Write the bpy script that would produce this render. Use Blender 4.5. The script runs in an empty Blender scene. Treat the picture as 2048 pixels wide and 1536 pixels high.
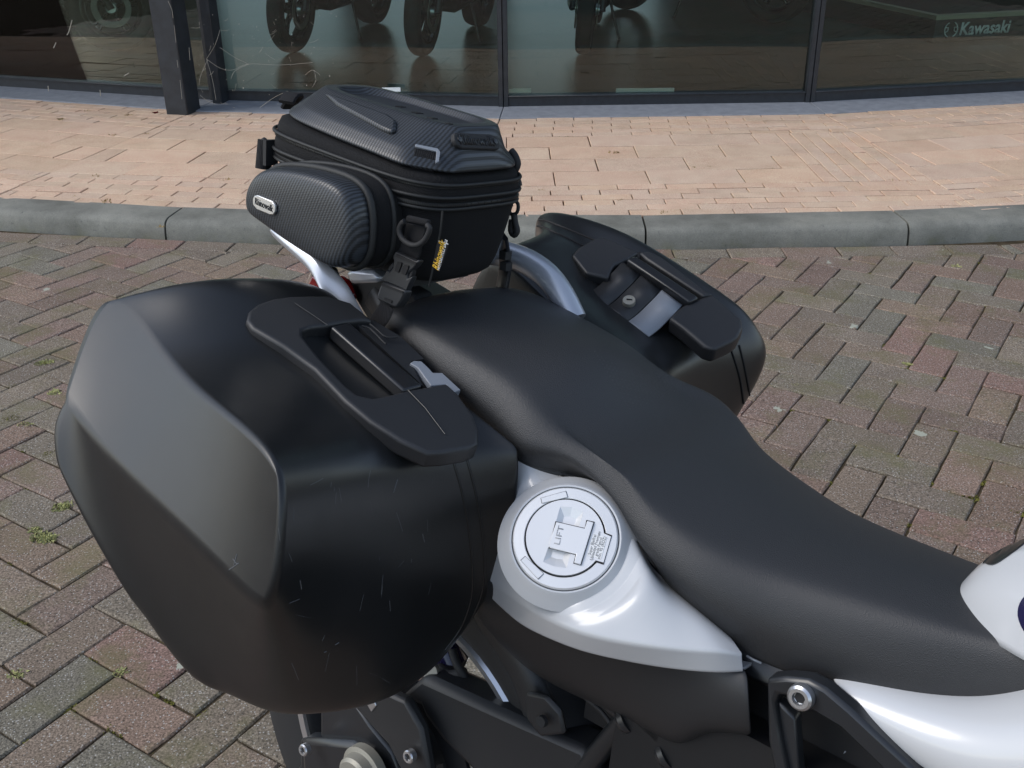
import bpy, bmesh, math, random
import numpy as np
from mathutils import Vector, Matrix
from mathutils.bvhtree import BVHTree
R = math.radians
random.seed(7)
scene = bpy.context.scene
COL = scene.collection

# ------------------------------------------------------------------ camera
F = 2086.0                      # focal length in pixels of a 2048 px wide frame
PITCH, ROLL, HC = R(26.90), R(-0.83), 1.378
cam_d = bpy.data.cameras.new('camera'); cam = bpy.data.objects.new('camera', cam_d); COL.objects.link(cam)
cam_d.sensor_width = 36; cam_d.lens = F / 2048 * 36; cam_d.clip_start = .02; cam_d.clip_end = 2000
rt = np.array([1., 0, 0]); dn = np.array([0, -math.sin(PITCH), -math.cos(PITCH)]); fw = np.array([0, math.cos(PITCH), -math.sin(PITCH)])
ix = math.cos(ROLL) * rt - math.sin(ROLL) * dn; iy = math.sin(ROLL) * rt + math.cos(ROLL) * dn
cm = Matrix.Identity(4)
for i in range(3):
    cm[i][0] = ix[i]; cm[i][1] = -iy[i]; cm[i][2] = -fw[i]
cm[2][3] = HC
cam.matrix_world = cm
scene.camera = cam

# ------------------------------------------------------------------ light: bright overcast
SUN_EL, SUN_AZ = R(44), R(262)          # azimuth clockwise from +Y
world = bpy.data.worlds.new('World'); scene.world = world; world.use_nodes = True
wn = world.node_tree; wn.nodes.clear()
sky = wn.nodes.new('ShaderNodeTexSky'); sky.sky_type = 'NISHITA'; sky.sun_disc = False
sky.sun_elevation = SUN_EL; sky.sun_rotation = SUN_AZ; sky.dust_density = 1.0; sky.air_density = 1.0; sky.ozone_density = 1.0
desat = wn.nodes.new('ShaderNodeHueSaturation'); desat.inputs['Saturation'].default_value = .725
bg = wn.nodes.new('ShaderNodeBackground'); bg.inputs['Strength'].default_value = .15
wo = wn.nodes.new('ShaderNodeOutputWorld')
wn.links.new(sky.outputs[0], desat.inputs['Color']); wn.links.new(desat.outputs[0], bg.inputs[0]); wn.links.new(bg.outputs[0], wo.inputs[0])
sd = bpy.data.lights.new('sun', 'SUN'); sd.energy = 1.1; sd.angle = R(32); sd.color = (1, .955, .90)
so = bpy.data.objects.new('sun', sd); COL.objects.link(so)
sv = Vector((math.sin(SUN_AZ) * math.cos(SUN_EL), math.cos(SUN_AZ) * math.cos(SUN_EL), math.sin(SUN_EL)))
so.rotation_euler = sv.to_track_quat('Z', 'Y').to_euler()
scene.view_settings.view_transform = 'Standard'; scene.view_settings.look = 'None'
scene.view_settings.exposure = 0.58; scene.view_settings.gamma = 1.0; scene.view_settings.use_curve_mapping = False
scene.render.engine = 'CYCLES'
scene.cycles.max_bounces = 8; scene.cycles.transparent_max_bounces = 12; scene.cycles.caustics_reflective = False; scene.cycles.caustics_refractive = False

# ------------------------------------------------------------------ frames of reference
C0 = np.array([0, 0, HC])
def ray(px, py):
    X, Y = (px - 1024) / F, (py - 768) / F
    return fw + ix * X + iy * Y
def gz(px, py, z=0.):                   # point of the place at height z
    r = ray(px, py); return C0 + r * ((z - HC) / r[2])
def project(p):
    q = np.asarray(p, float) - C0; d = q @ fw
    return 1024 + F * (q @ ix) / d, 768 + F * (q @ iy) / d
# the motorcycle leans on its side stand; x forward, y to its left, z up
YAW, LEAN, OB = R(-40.3), R(9.3), np.array([.313, .636, 0.])
cy_, sy_, cl_, sl_ = math.cos(YAW), math.sin(YAW), math.cos(LEAN), math.sin(LEAN)
MB = np.array([[cy_, -sy_, 0], [sy_, cy_, 0], [0, 0, 1]]) @ np.array([[1, 0, 0], [0, cl_, sl_], [0, -sl_, cl_]])
BM = Matrix([[*MB[i], OB[i]] for i in range(3)] + [[0, 0, 0, 1]])
CB = MB.T @ (C0 - OB)                   # camera seen from the motorcycle
def K(px, py, **k):
    d = MB.T @ ray(px, py); (a, v), = k.items(); i = 'xyz'.index(a)
    return CB + d * ((v - CB[i]) / d[i])
def Kp(px, py, p0, n):                  # onto a plane of the motorcycle
    d = MB.T @ ray(px, py); n = np.asarray(n, float)
    return CB + d * ((np.asarray(p0) - CB) @ n / (d @ n))

# ------------------------------------------------------------------ materials
def newmat(name):
    m = bpy.data.materials.new(name); m.use_nodes = True
    nt = m.node_tree; b = nt.nodes['Principled BSDF']; return m, nt, b
def N(nt, t, **k):
    n = nt.nodes.new(t)
    for a, v in k.items():
        if a.startswith('i_'):
            n.inputs[a[2:].replace('_', ' ')].default_value = v
        else: setattr(n, a, v)
    return n
def ramp(nt, src, stops):
    r = nt.nodes.new('ShaderNodeValToRGB'); e = r.color_ramp.elements
    e[0].position, e[0].color = stops[0][0], (*([stops[0][1]] * 3 if not hasattr(stops[0][1], '__len__') else stops[0][1]), 1)
    e[1].position, e[1].color = stops[-1][0], (*([stops[-1][1]] * 3 if not hasattr(stops[-1][1], '__len__') else stops[-1][1]), 1)
    for p, c in stops[1:-1]:
        q = e.new(p); q.color = (*([c] * 3 if not hasattr(c, '__len__') else c), 1)
    nt.links.new(src, r.inputs[0]); return r
def mixc(nt, fac, a, b, mode='MIX'):
    m = nt.nodes.new('ShaderNodeMix'); m.data_type = 'RGBA'; m.blend_type = mode
    for s, v in ((m.inputs[0], fac), (m.inputs[6], a), (m.inputs[7], b)):
        if hasattr(v, 'links') or hasattr(v, 'is_output'): nt.links.new(v, s)
        elif hasattr(v, '__len__'): s.default_value = (*v, 1)
        else: s.default_value = v
    return m.outputs[2]
def pos(nt, obj=True):
    return nt.nodes.new('ShaderNodeTexCoord').outputs['Object'] if obj else nt.nodes.new('ShaderNodeNewGeometry').outputs['Position']
def noise(nt, vec, scale, detail=3, rough=.55):
    n = N(nt, 'ShaderNodeTexNoise', i_Scale=scale, i_Detail=detail, i_Roughness=rough); nt.links.new(vec, n.inputs['Vector']); return n.outputs['Fac']
def bump(nt, b, h, strength, dist, prev=None):
    n = N(nt, 'ShaderNodeBump', i_Strength=strength, i_Distance=dist); nt.links.new(h, n.inputs['Height'])
    if prev is not None: nt.links.new(prev, n.inputs['Normal'])
    nt.links.new(n.outputs[0], b.inputs['Normal']); return n.outputs[0]
def simple(name, col, rough=.5, metal=0., spec=.5, bscale=0, bstr=.2, bdist=.0005, coat=0., var=0., vscale=8):
    m, nt, b = newmat(name); p = pos(nt)
    b.inputs['Base Color'].default_value = (*col, 1); b.inputs['Roughness'].default_value = rough
    b.inputs['Metallic'].default_value = metal; b.inputs['Specular IOR Level'].default_value = spec
    b.inputs['Coat Weight'].default_value = coat; b.inputs['Coat Roughness'].default_value = .03
    if bscale: bump(nt, b, noise(nt, p, bscale, 2), bstr, bdist)
    if var:
        n = noise(nt, p, vscale, 5, .6)
        c = ramp(nt, n, [(.3, tuple(max(0, v * (1 - var)) for v in col)), (.7, tuple(v * (1 + var) for v in col))])
        nt.links.new(c.outputs[0], b.inputs['Base Color'])
    return m

def stone_mat(name, attr, speck=.5, mossy=.6, lichen=True, sc=1., grain=.35):
    m, nt, b = newmat(name); p = pos(nt, False)
    if attr: src = N(nt, 'ShaderNodeAttribute', attribute_name='tone').outputs['Color']
    else: src = nt.nodes.new('ShaderNodeObjectInfo').outputs['Color']
    g = noise(nt, p, 230 * sc, 3, .7)
    c = mixc(nt, min(1, grain * 2.4), src, ramp(nt, g, [(.3, .12), (.5, .5), (.7, .92)]).outputs[0], 'OVERLAY')
    big = noise(nt, p, 9, 3)
    c = mixc(nt, .35, c, ramp(nt, big, [(.3, .38), (.7, .62)]).outputs[0], 'OVERLAY')
    # pale aggregate
    v = N(nt, 'ShaderNodeTexVoronoi', i_Scale=190 * sc); nt.links.new(p, v.inputs['Vector'])
    sel = N(nt, 'ShaderNodeMath', operation='GREATER_THAN'); nt.links.new(v.outputs['Color'], sel.inputs[0]); sel.inputs[1].default_value = .6
    near = ramp(nt, v.outputs['Distance'], [(.18, 1), (.34, 0)])
    f = N(nt, 'ShaderNodeMath', operation='MULTIPLY'); nt.links.new(sel.outputs[0], f.inputs[0]); nt.links.new(near.outputs[0], f.inputs[1])
    f2 = N(nt, 'ShaderNodeMath', operation='MULTIPLY'); nt.links.new(f.outputs[0], f2.inputs[0]); f2.inputs[1].default_value = speck
    c = mixc(nt, f2.outputs[0], c, (.50, .49, .46))
    if mossy:
        mo = noise(nt, p, 5.5, 6, .7); mf = ramp(nt, mo, [(.50, 0), (.66, mossy)])
        c = mixc(nt, mf.outputs[0], c, (.14, .135, .055))
    if lichen:
        v2 = N(nt, 'ShaderNodeTexVoronoi', i_Scale=7.); 
        wob = noise(nt, p, 45, 2); ad = N(nt, 'ShaderNodeVectorMath', operation='SCALE'); ad.inputs[3].default_value = .05
        cv = N(nt, 'ShaderNodeTexNoise', i_Scale=40.); nt.links.new(p, cv.inputs['Vector'])
        nt.links.new(cv.outputs['Color'], ad.inputs[0]); su = N(nt, 'ShaderNodeVectorMath', operation='ADD'); nt.links.new(p, su.inputs[0]); nt.links.new(ad.outputs[0], su.inputs[1])
        nt.links.new(su.outputs[0], v2.inputs['Vector'])
        s2 = N(nt, 'ShaderNodeMath', operation='GREATER_THAN'); nt.links.new(v2.outputs['Color'], s2.inputs[0]); s2.inputs[1].default_value = .55
        n2 = ramp(nt, v2.outputs['Distance'], [(.085, .85), (.105, 0)])
        ff = N(nt, 'ShaderNodeMath', operation='MULTIPLY'); nt.links.new(s2.outputs[0], ff.inputs[0]); nt.links.new(n2.outputs[0], ff.inputs[1])
        c = mixc(nt, ff.outputs[0], c, (.42, .44, .36))
    nt.links.new(c, b.inputs['Base Color']); b.inputs['Roughness'].default_value = .85; b.inputs['Specular IOR Level'].default_value = .3
    bump(nt, b, g, .7, .0025)
    return m

M = {}
M['paver'] = stone_mat('paver concrete', False, .85, .5, grain=.5)
M['paver_s'] = stone_mat('paver concrete far', True, .85, .5, grain=.5)
M['tile'] = stone_mat('pink paving', False, .25, .12, False, 1.3, .22)
M['tile_s'] = stone_mat('pink paving far', True, .25, .12, False, 1.3, .22)
M['joint'] = simple('joint soil', (.070, .054, .034), .95, spec=.1, bscale=300, bstr=.8, bdist=.003, var=.5, vscale=25)
M['joint2'] = simple('joint sand', (.15, .095, .06), .95, spec=.1, bscale=300, bstr=.8, bdist=.003, var=.4, vscale=25)
def kerb_mat():
    m, nt, b = newmat('kerb concrete'); p = pos(nt, False)
    a = noise(nt, p, 4, 6, .65); g = noise(nt, p, 260, 3, .7)
    c = ramp(nt, a, [(.3, (.13, .13, .11)), (.5, (.20, .20, .175)), (.75, (.28, .275, .235))]).outputs[0]
    c = mixc(nt, .55, c, ramp(nt, g, [(.3, .32), (.7, .66)]).outputs[0], 'OVERLAY')
    pit = noise(nt, p, 42, 5, .85); pf = ramp(nt, pit, [(.60, 0), (.68, .65)])
    st_ = noise(nt, p, 2.2, 5, .75); sf_ = ramp(nt, st_, [(.35, .62), (.5, .5), (.68, .36)]); c = mixc(nt, .6, c, sf_.outputs[0], 'OVERLAY')
    c = mixc(nt, pf.outputs[0], c, (.05, .055, .06))
    mo = noise(nt, p, 7, 5, .7); mf = ramp(nt, mo, [(.5, 0), (.7, .5)])
    sep = N(nt, 'ShaderNodeSeparateXYZ'); nt.links.new(p, sep.inputs[0]); low = ramp(nt, sep.outputs['Z'], [(.0, 1), (.04, 0)])
    f = N(nt, 'ShaderNodeMath', operation='MULTIPLY'); nt.links.new(mf.outputs[0], f.inputs[0]); nt.links.new(low.outputs[0], f.inputs[1])
    c = mixc(nt, f.outputs[0], c, (.13, .13, .05))
    nt.links.new(c, b.inputs['Base Color']); b.inputs['Roughness'].default_value = .85; b.inputs['Specular IOR Level'].default_value = .3
    bump(nt, b, g, .6, .002); return m
M['kerb'] = kerb_mat()
M['moss'] = simple('moss', (.14, .135, .035), .95, spec=.1, var=.6, vscale=60)
M['moss_pale'] = simple('pale moss', (.36, .36, .16), .95, spec=.1, var=.4, vscale=60)
M['weed'] = simple('dry weed', (.34, .25, .12), .9, spec=.1, var=.5, vscale=40)
M['sill'] = simple('sill stone', (.23, .245, .27), .75, bscale=200, bstr=.3, var=.15, vscale=20)
M['frame'] = simple('window frame paint', (.022, .026, .032), .38, var=.25, vscale=30)
M['steel'] = simple('dark steel column', (.02, .024, .03), .5, bscale=60, bstr=.15, bdist=.002, var=.3, vscale=14)
M['rubber'] = simple('rubber', (.016, .016, .017), .7, bscale=300, bstr=.3)
M['plastic'] = simple('black plastic', (.020, .021, .023), .46, bscale=900, bstr=.25, bdist=.0004)
M['gloss'] = simple('satin black plastic', (.014, .015, .017), .28)
M['frame_blk'] = simple('frame paint', (.016, .018, .021), .3, spec=.6)
M['metal'] = simple('bright metal', (.62, .63, .65), .28, .9)
M['dullmetal'] = simple('dull cast metal', (.30, .29, .25), .55, .5, bscale=200, bstr=.2)
M['sticker'] = simple('sticker', (.74, .75, .75), .4)
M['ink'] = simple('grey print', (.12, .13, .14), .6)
M['black'] = simple('deep black', (.004, .004, .005), .7)
M['red'] = simple('red lens', (.16, .006, .008), .12, coat=1)
M['lens'] = simple('clear lens', (.25, .2, .17), .15, coat=1)
M['yellow'] = simple('yellow stitching', (.75, .45, .03), .6)
M['white_print'] = simple('white print', (.85, .86, .86), .5)
M['badge'] = simple('badge metal', (.68, .68, .67), .33, .8, bscale=1500, bstr=.1)
M['latch'] = simple('grey latch plastic', (.22, .24, .27), .45)
M['navy'] = simple('dark navy roundel', (.012, .010, .05), .25, coat=.6)
M['web'] = simple('cobweb', (.42, .40, .34), .8)
M['emboss'] = simple('embossed print', (.40, .41, .42), .5)
M['green'] = simple('green paint', (.03, .35, .06), .25, coat=1)
M['stripe'] = simple('beige stripe', (.40, .37, .27), .6)
M['podium'] = simple('podium black', (.012, .016, .017), .5)
M['wallin'] = simple('inside wall', (.10, .11, .11), .8)
M['cladding'] = simple('dark cladding', (.030, .034, .040), .55, var=.2, vscale=1)
M['brick_far'] = simple('far ground', (.13, .11, .095), .9, bscale=60, bstr=.5, var=.3, vscale=3)

def white_mat():
    m, nt, b = newmat('white lacquer'); p = pos(nt)
    b.inputs['Base Color'].default_value = (.53, .545, .56, 1); b.inputs['Roughness'].default_value = .35
    b.inputs['Coat Weight'].default_value = .8; b.inputs['Coat Roughness'].default_value = .13
    return m
M['white'] = white_mat()
def cap_mat():
    m, nt, b = newmat('satin silver'); p = pos(nt)
    b.inputs['Base Color'].default_value = (.74, .75, .76, 1); b.inputs['Roughness'].default_value = .36; b.inputs['Metallic'].default_value = .35
    bump(nt, b, noise(nt, p, 2500, 2), .12, .0002); return m
M['cap'] = cap_mat()
M['rail'] = simple('silver painted rail', (.50, .53, .58), .32, .55, bscale=1500, bstr=.05, coat=.4)

def pannier_mat():
    m, nt, b = newmat('pannier plastic'); p = pos(nt)
    scuff = noise(nt, p, 14, 6, .7)
    st = N(nt, 'ShaderNodeMapping'); st.inputs['Scale'].default_value = (30, 90, 260); st.inputs['Rotation'].default_value = (.2, .5, .3); nt.links.new(p, st.inputs[0])
    sn = noise(nt, st.outputs[0], 1.2, 4, .75); sf = ramp(nt, sn, [(.66, 0), (.74, .35)])
    big = noise(nt, p, 6, 4, .6)
    c = ramp(nt, big, [(.3, (.008, .009, .010)), (.7, (.013, .014, .015))]).outputs[0]
    msk = ramp(nt, scuff, [(.5, 0), (.65, 1)])
    f = N(nt, 'ShaderNodeMath', operation='MULTIPLY'); nt.links.new(sf.outputs[0], f.inputs[0]); nt.links.new(msk.outputs[0], f.inputs[1])
    c = mixc(nt, f.outputs[0], c, (.11, .115, .12))
    v = N(nt, 'ShaderNodeTexVoronoi', i_Scale=26.); nt.links.new(p, v.inputs['Vector'])
    s2 = N(nt, 'ShaderNodeMath', operation='GREATER_THAN'); nt.links.new(v.outputs['Color'], s2.inputs[0]); s2.inputs[1].default_value = .80
    n2 = ramp(nt, v.outputs['Distance'], [(.02, .7), (.035, 0)])
    ff = N(nt, 'ShaderNodeMath', operation='MULTIPLY'); nt.links.new(s2.outputs[0], ff.inputs[0]); nt.links.new(n2.outputs[0], ff.inputs[1])
    c = mixc(nt, ff.outputs[0], c, (.30, .27, .22))
    nt.links.new(c, b.inputs['Base Color']); b.inputs['Specular IOR Level'].default_value = .55
    rr = ramp(nt, scuff, [(.3, .29), (.7, .37)]); nt.links.new(rr.outputs[0], b.inputs['Roughness'])
    bump(nt, b, noise(nt, p, 1100, 2), .22, .0004); return m
M['pannier'] = pannier_mat()
def seat_mat():
    m, nt, b = newmat('seat vinyl'); p = pos(nt)
    b.inputs['Base Color'].default_value = (.026, .027, .029, 1); b.inputs['Roughness'].default_value = .47
    v = N(nt, 'ShaderNodeTexVoronoi', i_Scale=1100.); nt.links.new(p, v.inputs['Vector'])
    n1 = bump(nt, b, v.outputs['Distance'], .42, .0006)
    bump(nt, b, noise(nt, p, 25, 3), .10, .004, n1)
    d = N(nt, 'ShaderNodeTexVoronoi', i_Scale=70.); nt.links.new(p, d.inputs['Vector'])
    f = ramp(nt, d.outputs['Distance'], [(.02, .5), (.03, 0)])
    s2 = N(nt, 'ShaderNodeMath', operation='GREATER_THAN'); nt.links.new(d.outputs['Color'], s2.inputs[0]); s2.inputs[1].default_value = .9
    ff = N(nt, 'ShaderNodeMath', operation='MULTIPLY'); nt.links.new(s2.outputs[0], ff.inputs[0]); nt.links.new(f.outputs[0], ff.inputs[1])
    c = mixc(nt, ff.outputs[0], (.026, .027, .029), (.2, .2, .2)); nt.links.new(c, b.inputs['Base Color'])
    return m
M['seat'] = seat_mat()
def weave_mat(name, col, sc, ang, rough=.85, bstr=.8):
    m, nt, b = newmat(name); p = pos(nt)
    mp = N(nt, 'ShaderNodeMapping'); mp.inputs['Rotation'].default_value = ang; nt.links.new(p, mp.inputs[0])
    w = N(nt, 'ShaderNodeTexWave', i_Scale=sc, i_Distortion=.3); w.bands_direction = 'X'; nt.links.new(mp.outputs[0], w.inputs['Vector'])
    w2 = N(nt, 'ShaderNodeTexWave', i_Scale=sc * 1.3, i_Distortion=.3); w2.bands_direction = 'Y'; nt.links.new(mp.outputs[0], w2.inputs['Vector'])
    mm = N(nt, 'ShaderNodeMath', operation='MULTIPLY'); nt.links.new(w.outputs['Fac'], mm.inputs[0]); nt.links.new(w2.outputs['Fac'], mm.inputs[1])
    c = ramp(nt, mm.outputs[0], [(0, tuple(v * .6 for v in col)), (1, tuple(v * 1.7 for v in col))])
    nt.links.new(c.outputs[0], b.inputs['Base Color']); b.inputs['Roughness'].default_value = rough; b.inputs['Specular IOR Level'].default_value = .3
    bump(nt, b, mm.outputs[0], bstr, .0008); return m
M['nylon'] = weave_mat('black nylon', (.010, .010, .011), 260, (.3, .5, .8))
M['strap'] = weave_mat('strap webbing', (.016, .016, .018), 190, (0, 0, 0))
M['band'] = simple('bag binding', (.010, .011, .011), .6, bscale=700, bstr=.4)
def carbon_mat(name, rot):
    m, nt, b = newmat(name); p = pos(nt)
    mp = N(nt, 'ShaderNodeMapping'); mp.inputs['Rotation'].default_value = rot; nt.links.new(p, mp.inputs[0])
    sp = N(nt, 'ShaderNodeSeparateXYZ'); nt.links.new(mp.outputs[0], sp.inputs[0])
    # bands of ribs, each rib cut into slanted cells
    w = N(nt, 'ShaderNodeTexWave', i_Scale=80., i_Distortion=0.); w.bands_direction = 'X'; nt.links.new(mp.outputs[0], w.inputs['Vector'])
    mp2 = N(nt, 'ShaderNodeMapping'); mp2.inputs['Rotation'].default_value = (0, R(38), 0); nt.links.new(mp.outputs[0], mp2.inputs[0])
    w2 = N(nt, 'ShaderNodeTexWave', i_Scale=125., i_Distortion=0.); w2.bands_direction = 'Z'; nt.links.new(mp2.outputs[0], w2.inputs['Vector'])
    mm = N(nt, 'ShaderNodeMath', operation='MULTIPLY_ADD'); nt.links.new(w2.outputs['Fac'], mm.inputs[0]); mm.inputs[1].default_value = .35; nt.links.new(w.outputs['Fac'], mm.inputs[2])
    b.inputs['Base Color'].default_value = (.016, .018, .021, 1)
    r = ramp(nt, mm.outputs[0], [(.2, .55), (1.0, .30)]); nt.links.new(r.outputs[0], b.inputs['Roughness'])
    c = ramp(nt, mm.outputs[0], [(.3, (.008, .009, .010)), (1.1, (.040, .046, .054))]); nt.links.new(c.outputs[0], b.inputs['Base Color'])
    bump(nt, b, mm.outputs[0], .22, .0005); return m
M['carbon'] = carbon_mat('carbon look vinyl', (0, 0, 0))
M['carbon2'] = carbon_mat('carbon look vinyl on pocket', (0, R(-25), 0))
def glass_mat():
    m, nt, b = newmat('shop window glass'); nt.nodes.remove(b); o = nt.nodes['Material Output']
    t = N(nt, 'ShaderNodeBsdfTransparent'); t.inputs[0].default_value = (.80, .885, .84, 1)
    g = N(nt, 'ShaderNodeBsdfGlossy', i_Roughness=.0); g.inputs[0].default_value = (1, 1, 1, 1)
    fr = N(nt, 'ShaderNodeFresnel', i_IOR=1.5); ml = N(nt, 'ShaderNodeMath', operation='MULTIPLY'); ml.inputs[1].default_value = 1.15; ml.use_clamp = True
    nt.links.new(fr.outputs[0], ml.inputs[0])
    mx = nt.nodes.new('ShaderNodeMixShader'); nt.links.new(ml.outputs[0], mx.inputs[0]); nt.links.new(t.outputs[0], mx.inputs[1]); nt.links.new(g.outputs[0], mx.inputs[2])
    nt.links.new(mx.outputs[0], o.inputs[0]); return m
M['glass'] = glass_mat()
def floor_mat():
    m, nt, b = newmat('showroom floor'); p = pos(nt, False)
    n = noise(nt, p, 3, 5, .65)
    c = ramp(nt, n, [(.3, (.05, .072, .062)), (.7, (.072, .098, .085))]); nt.links.new(c.outputs[0], b.inputs['Base Color'])
    b.inputs['Roughness'].default_value = .30; return m
M['floor'] = floor_mat()

# ------------------------------------------------------------------ object helpers
def tag(o, label=None, cat=None, group=None, kind=None):
    if label: o['label'] = label
    if cat: o['category'] = cat
    if group: o['group'] = group
    if kind: o['kind'] = kind
    return o
def link(name, me, mat=None, parent=None):
    o = bpy.data.objects.new(name, me); COL.objects.link(o)
    if mat is not None and me is not None and hasattr(me, 'materials') and len(me.materials) == 0: me.materials.append(mat)
    if parent is not None: o.parent = parent
    return o
def empty(name, loc=(0, 0, 0), rotz=0, **k):
    o = bpy.data.objects.new(name, None); COL.objects.link(o); o.location = loc; o.rotation_euler = (0, 0, rotz); o.empty_display_size = .1
    return tag(o, **k)
def smooth(me, ang=None):
    me.polygons.foreach_set('use_smooth', [True] * len(me.polygons)); me.update()
    if ang: me.set_sharp_from_angle(angle=R(ang))
def py_mesh(name, verts, faces, sm=True, ang=40):
    me = bpy.data.meshes.new(name); me.from_pydata([tuple(map(float, v)) for v in verts], [], faces); me.validate()
    bm = bmesh.new(); bm.from_mesh(me); bmesh.ops.recalc_face_normals(bm, faces=bm.faces); bm.to_mesh(me); bm.free()
    if sm: smooth(me, ang)
    return me
class Thing:
    """a thing in the motorcycle's frame; part shapes are given in that frame"""
    def __init__(s, name, base, label, cat, group=None):
        s.base = Vector(base); s.o = bpy.data.objects.new(name, None); COL.objects.link(s.o)
        s.o.matrix_world = BM @ Matrix.Translation(s.base); s.o.empty_display_size = .1; tag(s.o, label, cat, group)
    def add(s, name, me, mat, parent=None, label=None, kind=None):
        me.transform(Matrix.Translation(-s.base)); me.name = name
        o = link(name, me, mat, parent or s.o); return tag(o, label=label, kind=kind)
def sub(o, n, bev=None, seg=2):
    if bev:
        m = o.modifiers.new('bevel', 'BEVEL'); m.width = bev; m.segments = seg; m.limit_method = 'ANGLE'; m.angle_limit = R(35); m.harden_normals = False
    if n:
        m = o.modifiers.new('subdivision', 'SUBSURF'); m.levels = n; m.render_levels = n
    return o
def hold(o, iters=4):
    """move the cage so that its smooth surface passes through the points given"""
    T = np.array([v.co[:] for v in o.data.vertices]); Pn = T.copy()
    for _ in range(iters):
        dg = bpy.context.evaluated_depsgraph_get(); dg.update(); e = o.evaluated_get(dg); me = e.to_mesh()
        L = np.array([me.vertices[i].co[:] for i in range(len(T))]); e.to_mesh_clear()
        Pn += (T - L) * .85; o.data.vertices.foreach_set('co', Pn.ravel()); o.data.update()
def loft(rings, close=True, caps=True, crease_rings={}, crease_cols={}):
    n = len(rings[0]); V = [v for r in rings for v in r]; Fc = []
    for i in range(len(rings) - 1):
        for j in range(n if close else n - 1):
            a, b = i * n + j, i * n + (j + 1) % n; Fc.append((a, b, b + n, a + n))
    if caps and close:
        Fc.append(tuple(range(n - 1, -1, -1))); k = (len(rings) - 1) * n; Fc.append(tuple(range(k, k + n)))
    me = py_mesh('loft', V, Fc, True, None)
    if crease_rings or crease_cols:
        at = me.attributes.new('crease_edge', 'FLOAT', 'EDGE')
        for e in me.edges:
            a, b = e.vertices; ra, rb, ca, cb = a // n, b // n, a % n, b % n
            if ra == rb and ra in crease_rings: at.data[e.index].value = crease_rings[ra]
            if ca == cb and ca in crease_cols: at.data[e.index].value = crease_cols[ca]
    return me
def catmull(P, n=6, closed=False):
    P = [np.array(p, float) for p in P]; out = []
    L = len(P)
    for i in range(L if closed else L - 1):
        g = (lambda k: P[k % L]) if closed else (lambda k: P[min(max(k, 0), L - 1)])
        p0, p1, p2, p3 = g(i - 1), g(i), g(i + 1), g(i + 2)
        for k in range(n):
            t = k / n
            out.append(.5 * ((2 * p1) + (-p0 + p2) * t + (2 * p0 - 5 * p1 + 4 * p2 - p3) * t * t + (-p0 + 3 * p1 - 3 * p2 + p3) * t ** 3))
    if not closed: out.append(P[-1])
    return out
def tube(path, rad, seg=10, closed=False, sm=3, flat=None, up=(0, 0, 1)):
    """rad: number or list; flat=(w,h) makes a rounded strap section"""
    P = catmull(path, sm, closed) if sm > 1 else [np.array(p, float) for p in path]
    n = len(P); rr = rad if hasattr(rad, '__len__') else [rad] * len(path)
    rad_i = np.interp(np.linspace(0, len(rr) - 1, n), range(len(rr)), rr)
    V = []; U = None
    for i, p in enumerate(P):
        t = P[(i + 1) % n] - P[i - 1] if closed else P[min(i + 1, n - 1)] - P[max(i - 1, 0)]
        t = t / (np.linalg.norm(t) + 1e-12)
        if U is None or flat: U = np.array(up, float) if not callable(up) else np.array(up(p), float)
        U = U - t * (U @ t); U /= np.linalg.norm(U) + 1e-12; W = np.cross(t, U)
        for k in range(seg):
            a = 2 * math.pi * k / seg; c, s_ = math.cos(a), math.sin(a)
            if flat:
                c = math.copysign(abs(c) ** .5, c); s_ = math.copysign(abs(s_) ** .5, s_)
                V.append(p + W * c * flat[0] / 2 + U * s_ * flat[1] / 2)
            else: V.append(p + (W * c + U * s_) * rad_i[i])
    Fc = []
    for i in range(n if closed else n - 1):
        for k in range(seg):
            a, b = i * seg + k, i * seg + (k + 1) % seg; c, d = (i + 1) % n * seg + (k + 1) % seg, (i + 1) % n * seg + k
            Fc.append((a, b, c, d))
    if not closed: Fc += [tuple(range(seg)), tuple(range((n - 1) * seg, n * seg))]
    return py_mesh('tube', V, Fc, True, 50)
def slab(poly, nrm, thick, holes=None):
    """polygon (3D points) pushed back along -nrm by thick"""
    bm = bmesh.new(); n = Vector(nrm).normalized()
    vs = [bm.verts.new(tuple(map(float, p))) for p in poly]; f = bm.faces.new(vs); bm.normal_update()
    if f.normal.dot(n) < 0: f.normal_flip()
    r = bmesh.ops.extrude_face_region(bm, geom=[f]); nv = [g for g in r['geom'] if isinstance(g, bmesh.types.BMVert)]
    bmesh.ops.translate(bm, verts=nv, vec=n * thick)
    bmesh.ops.translate(bm, verts=bm.verts[:], vec=-n * thick)
    bmesh.ops.recalc_face_normals(bm, faces=bm.faces)
    bmesh.ops.triangulate(bm, faces=[q for q in bm.faces if len(q.verts) > 4])
    me = bpy.data.meshes.new('slab'); bm.to_mesh(me); bm.free(); smooth(me, 35); return me
def box(c, s, rot=None):
    bm = bmesh.new(); bmesh.ops.create_cube(bm, size=1)
    Mx = Matrix.Translation(Vector([float(v) for v in c])) @ (rot.to_4x4() if rot else Matrix.Identity(4)) @ Matrix.Diagonal((*[float(v) for v in s], 1))
    bm.transform(Mx); me = bpy.data.meshes.new('box'); bm.to_mesh(me); bm.free(); smooth(me, 35); return me
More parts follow.
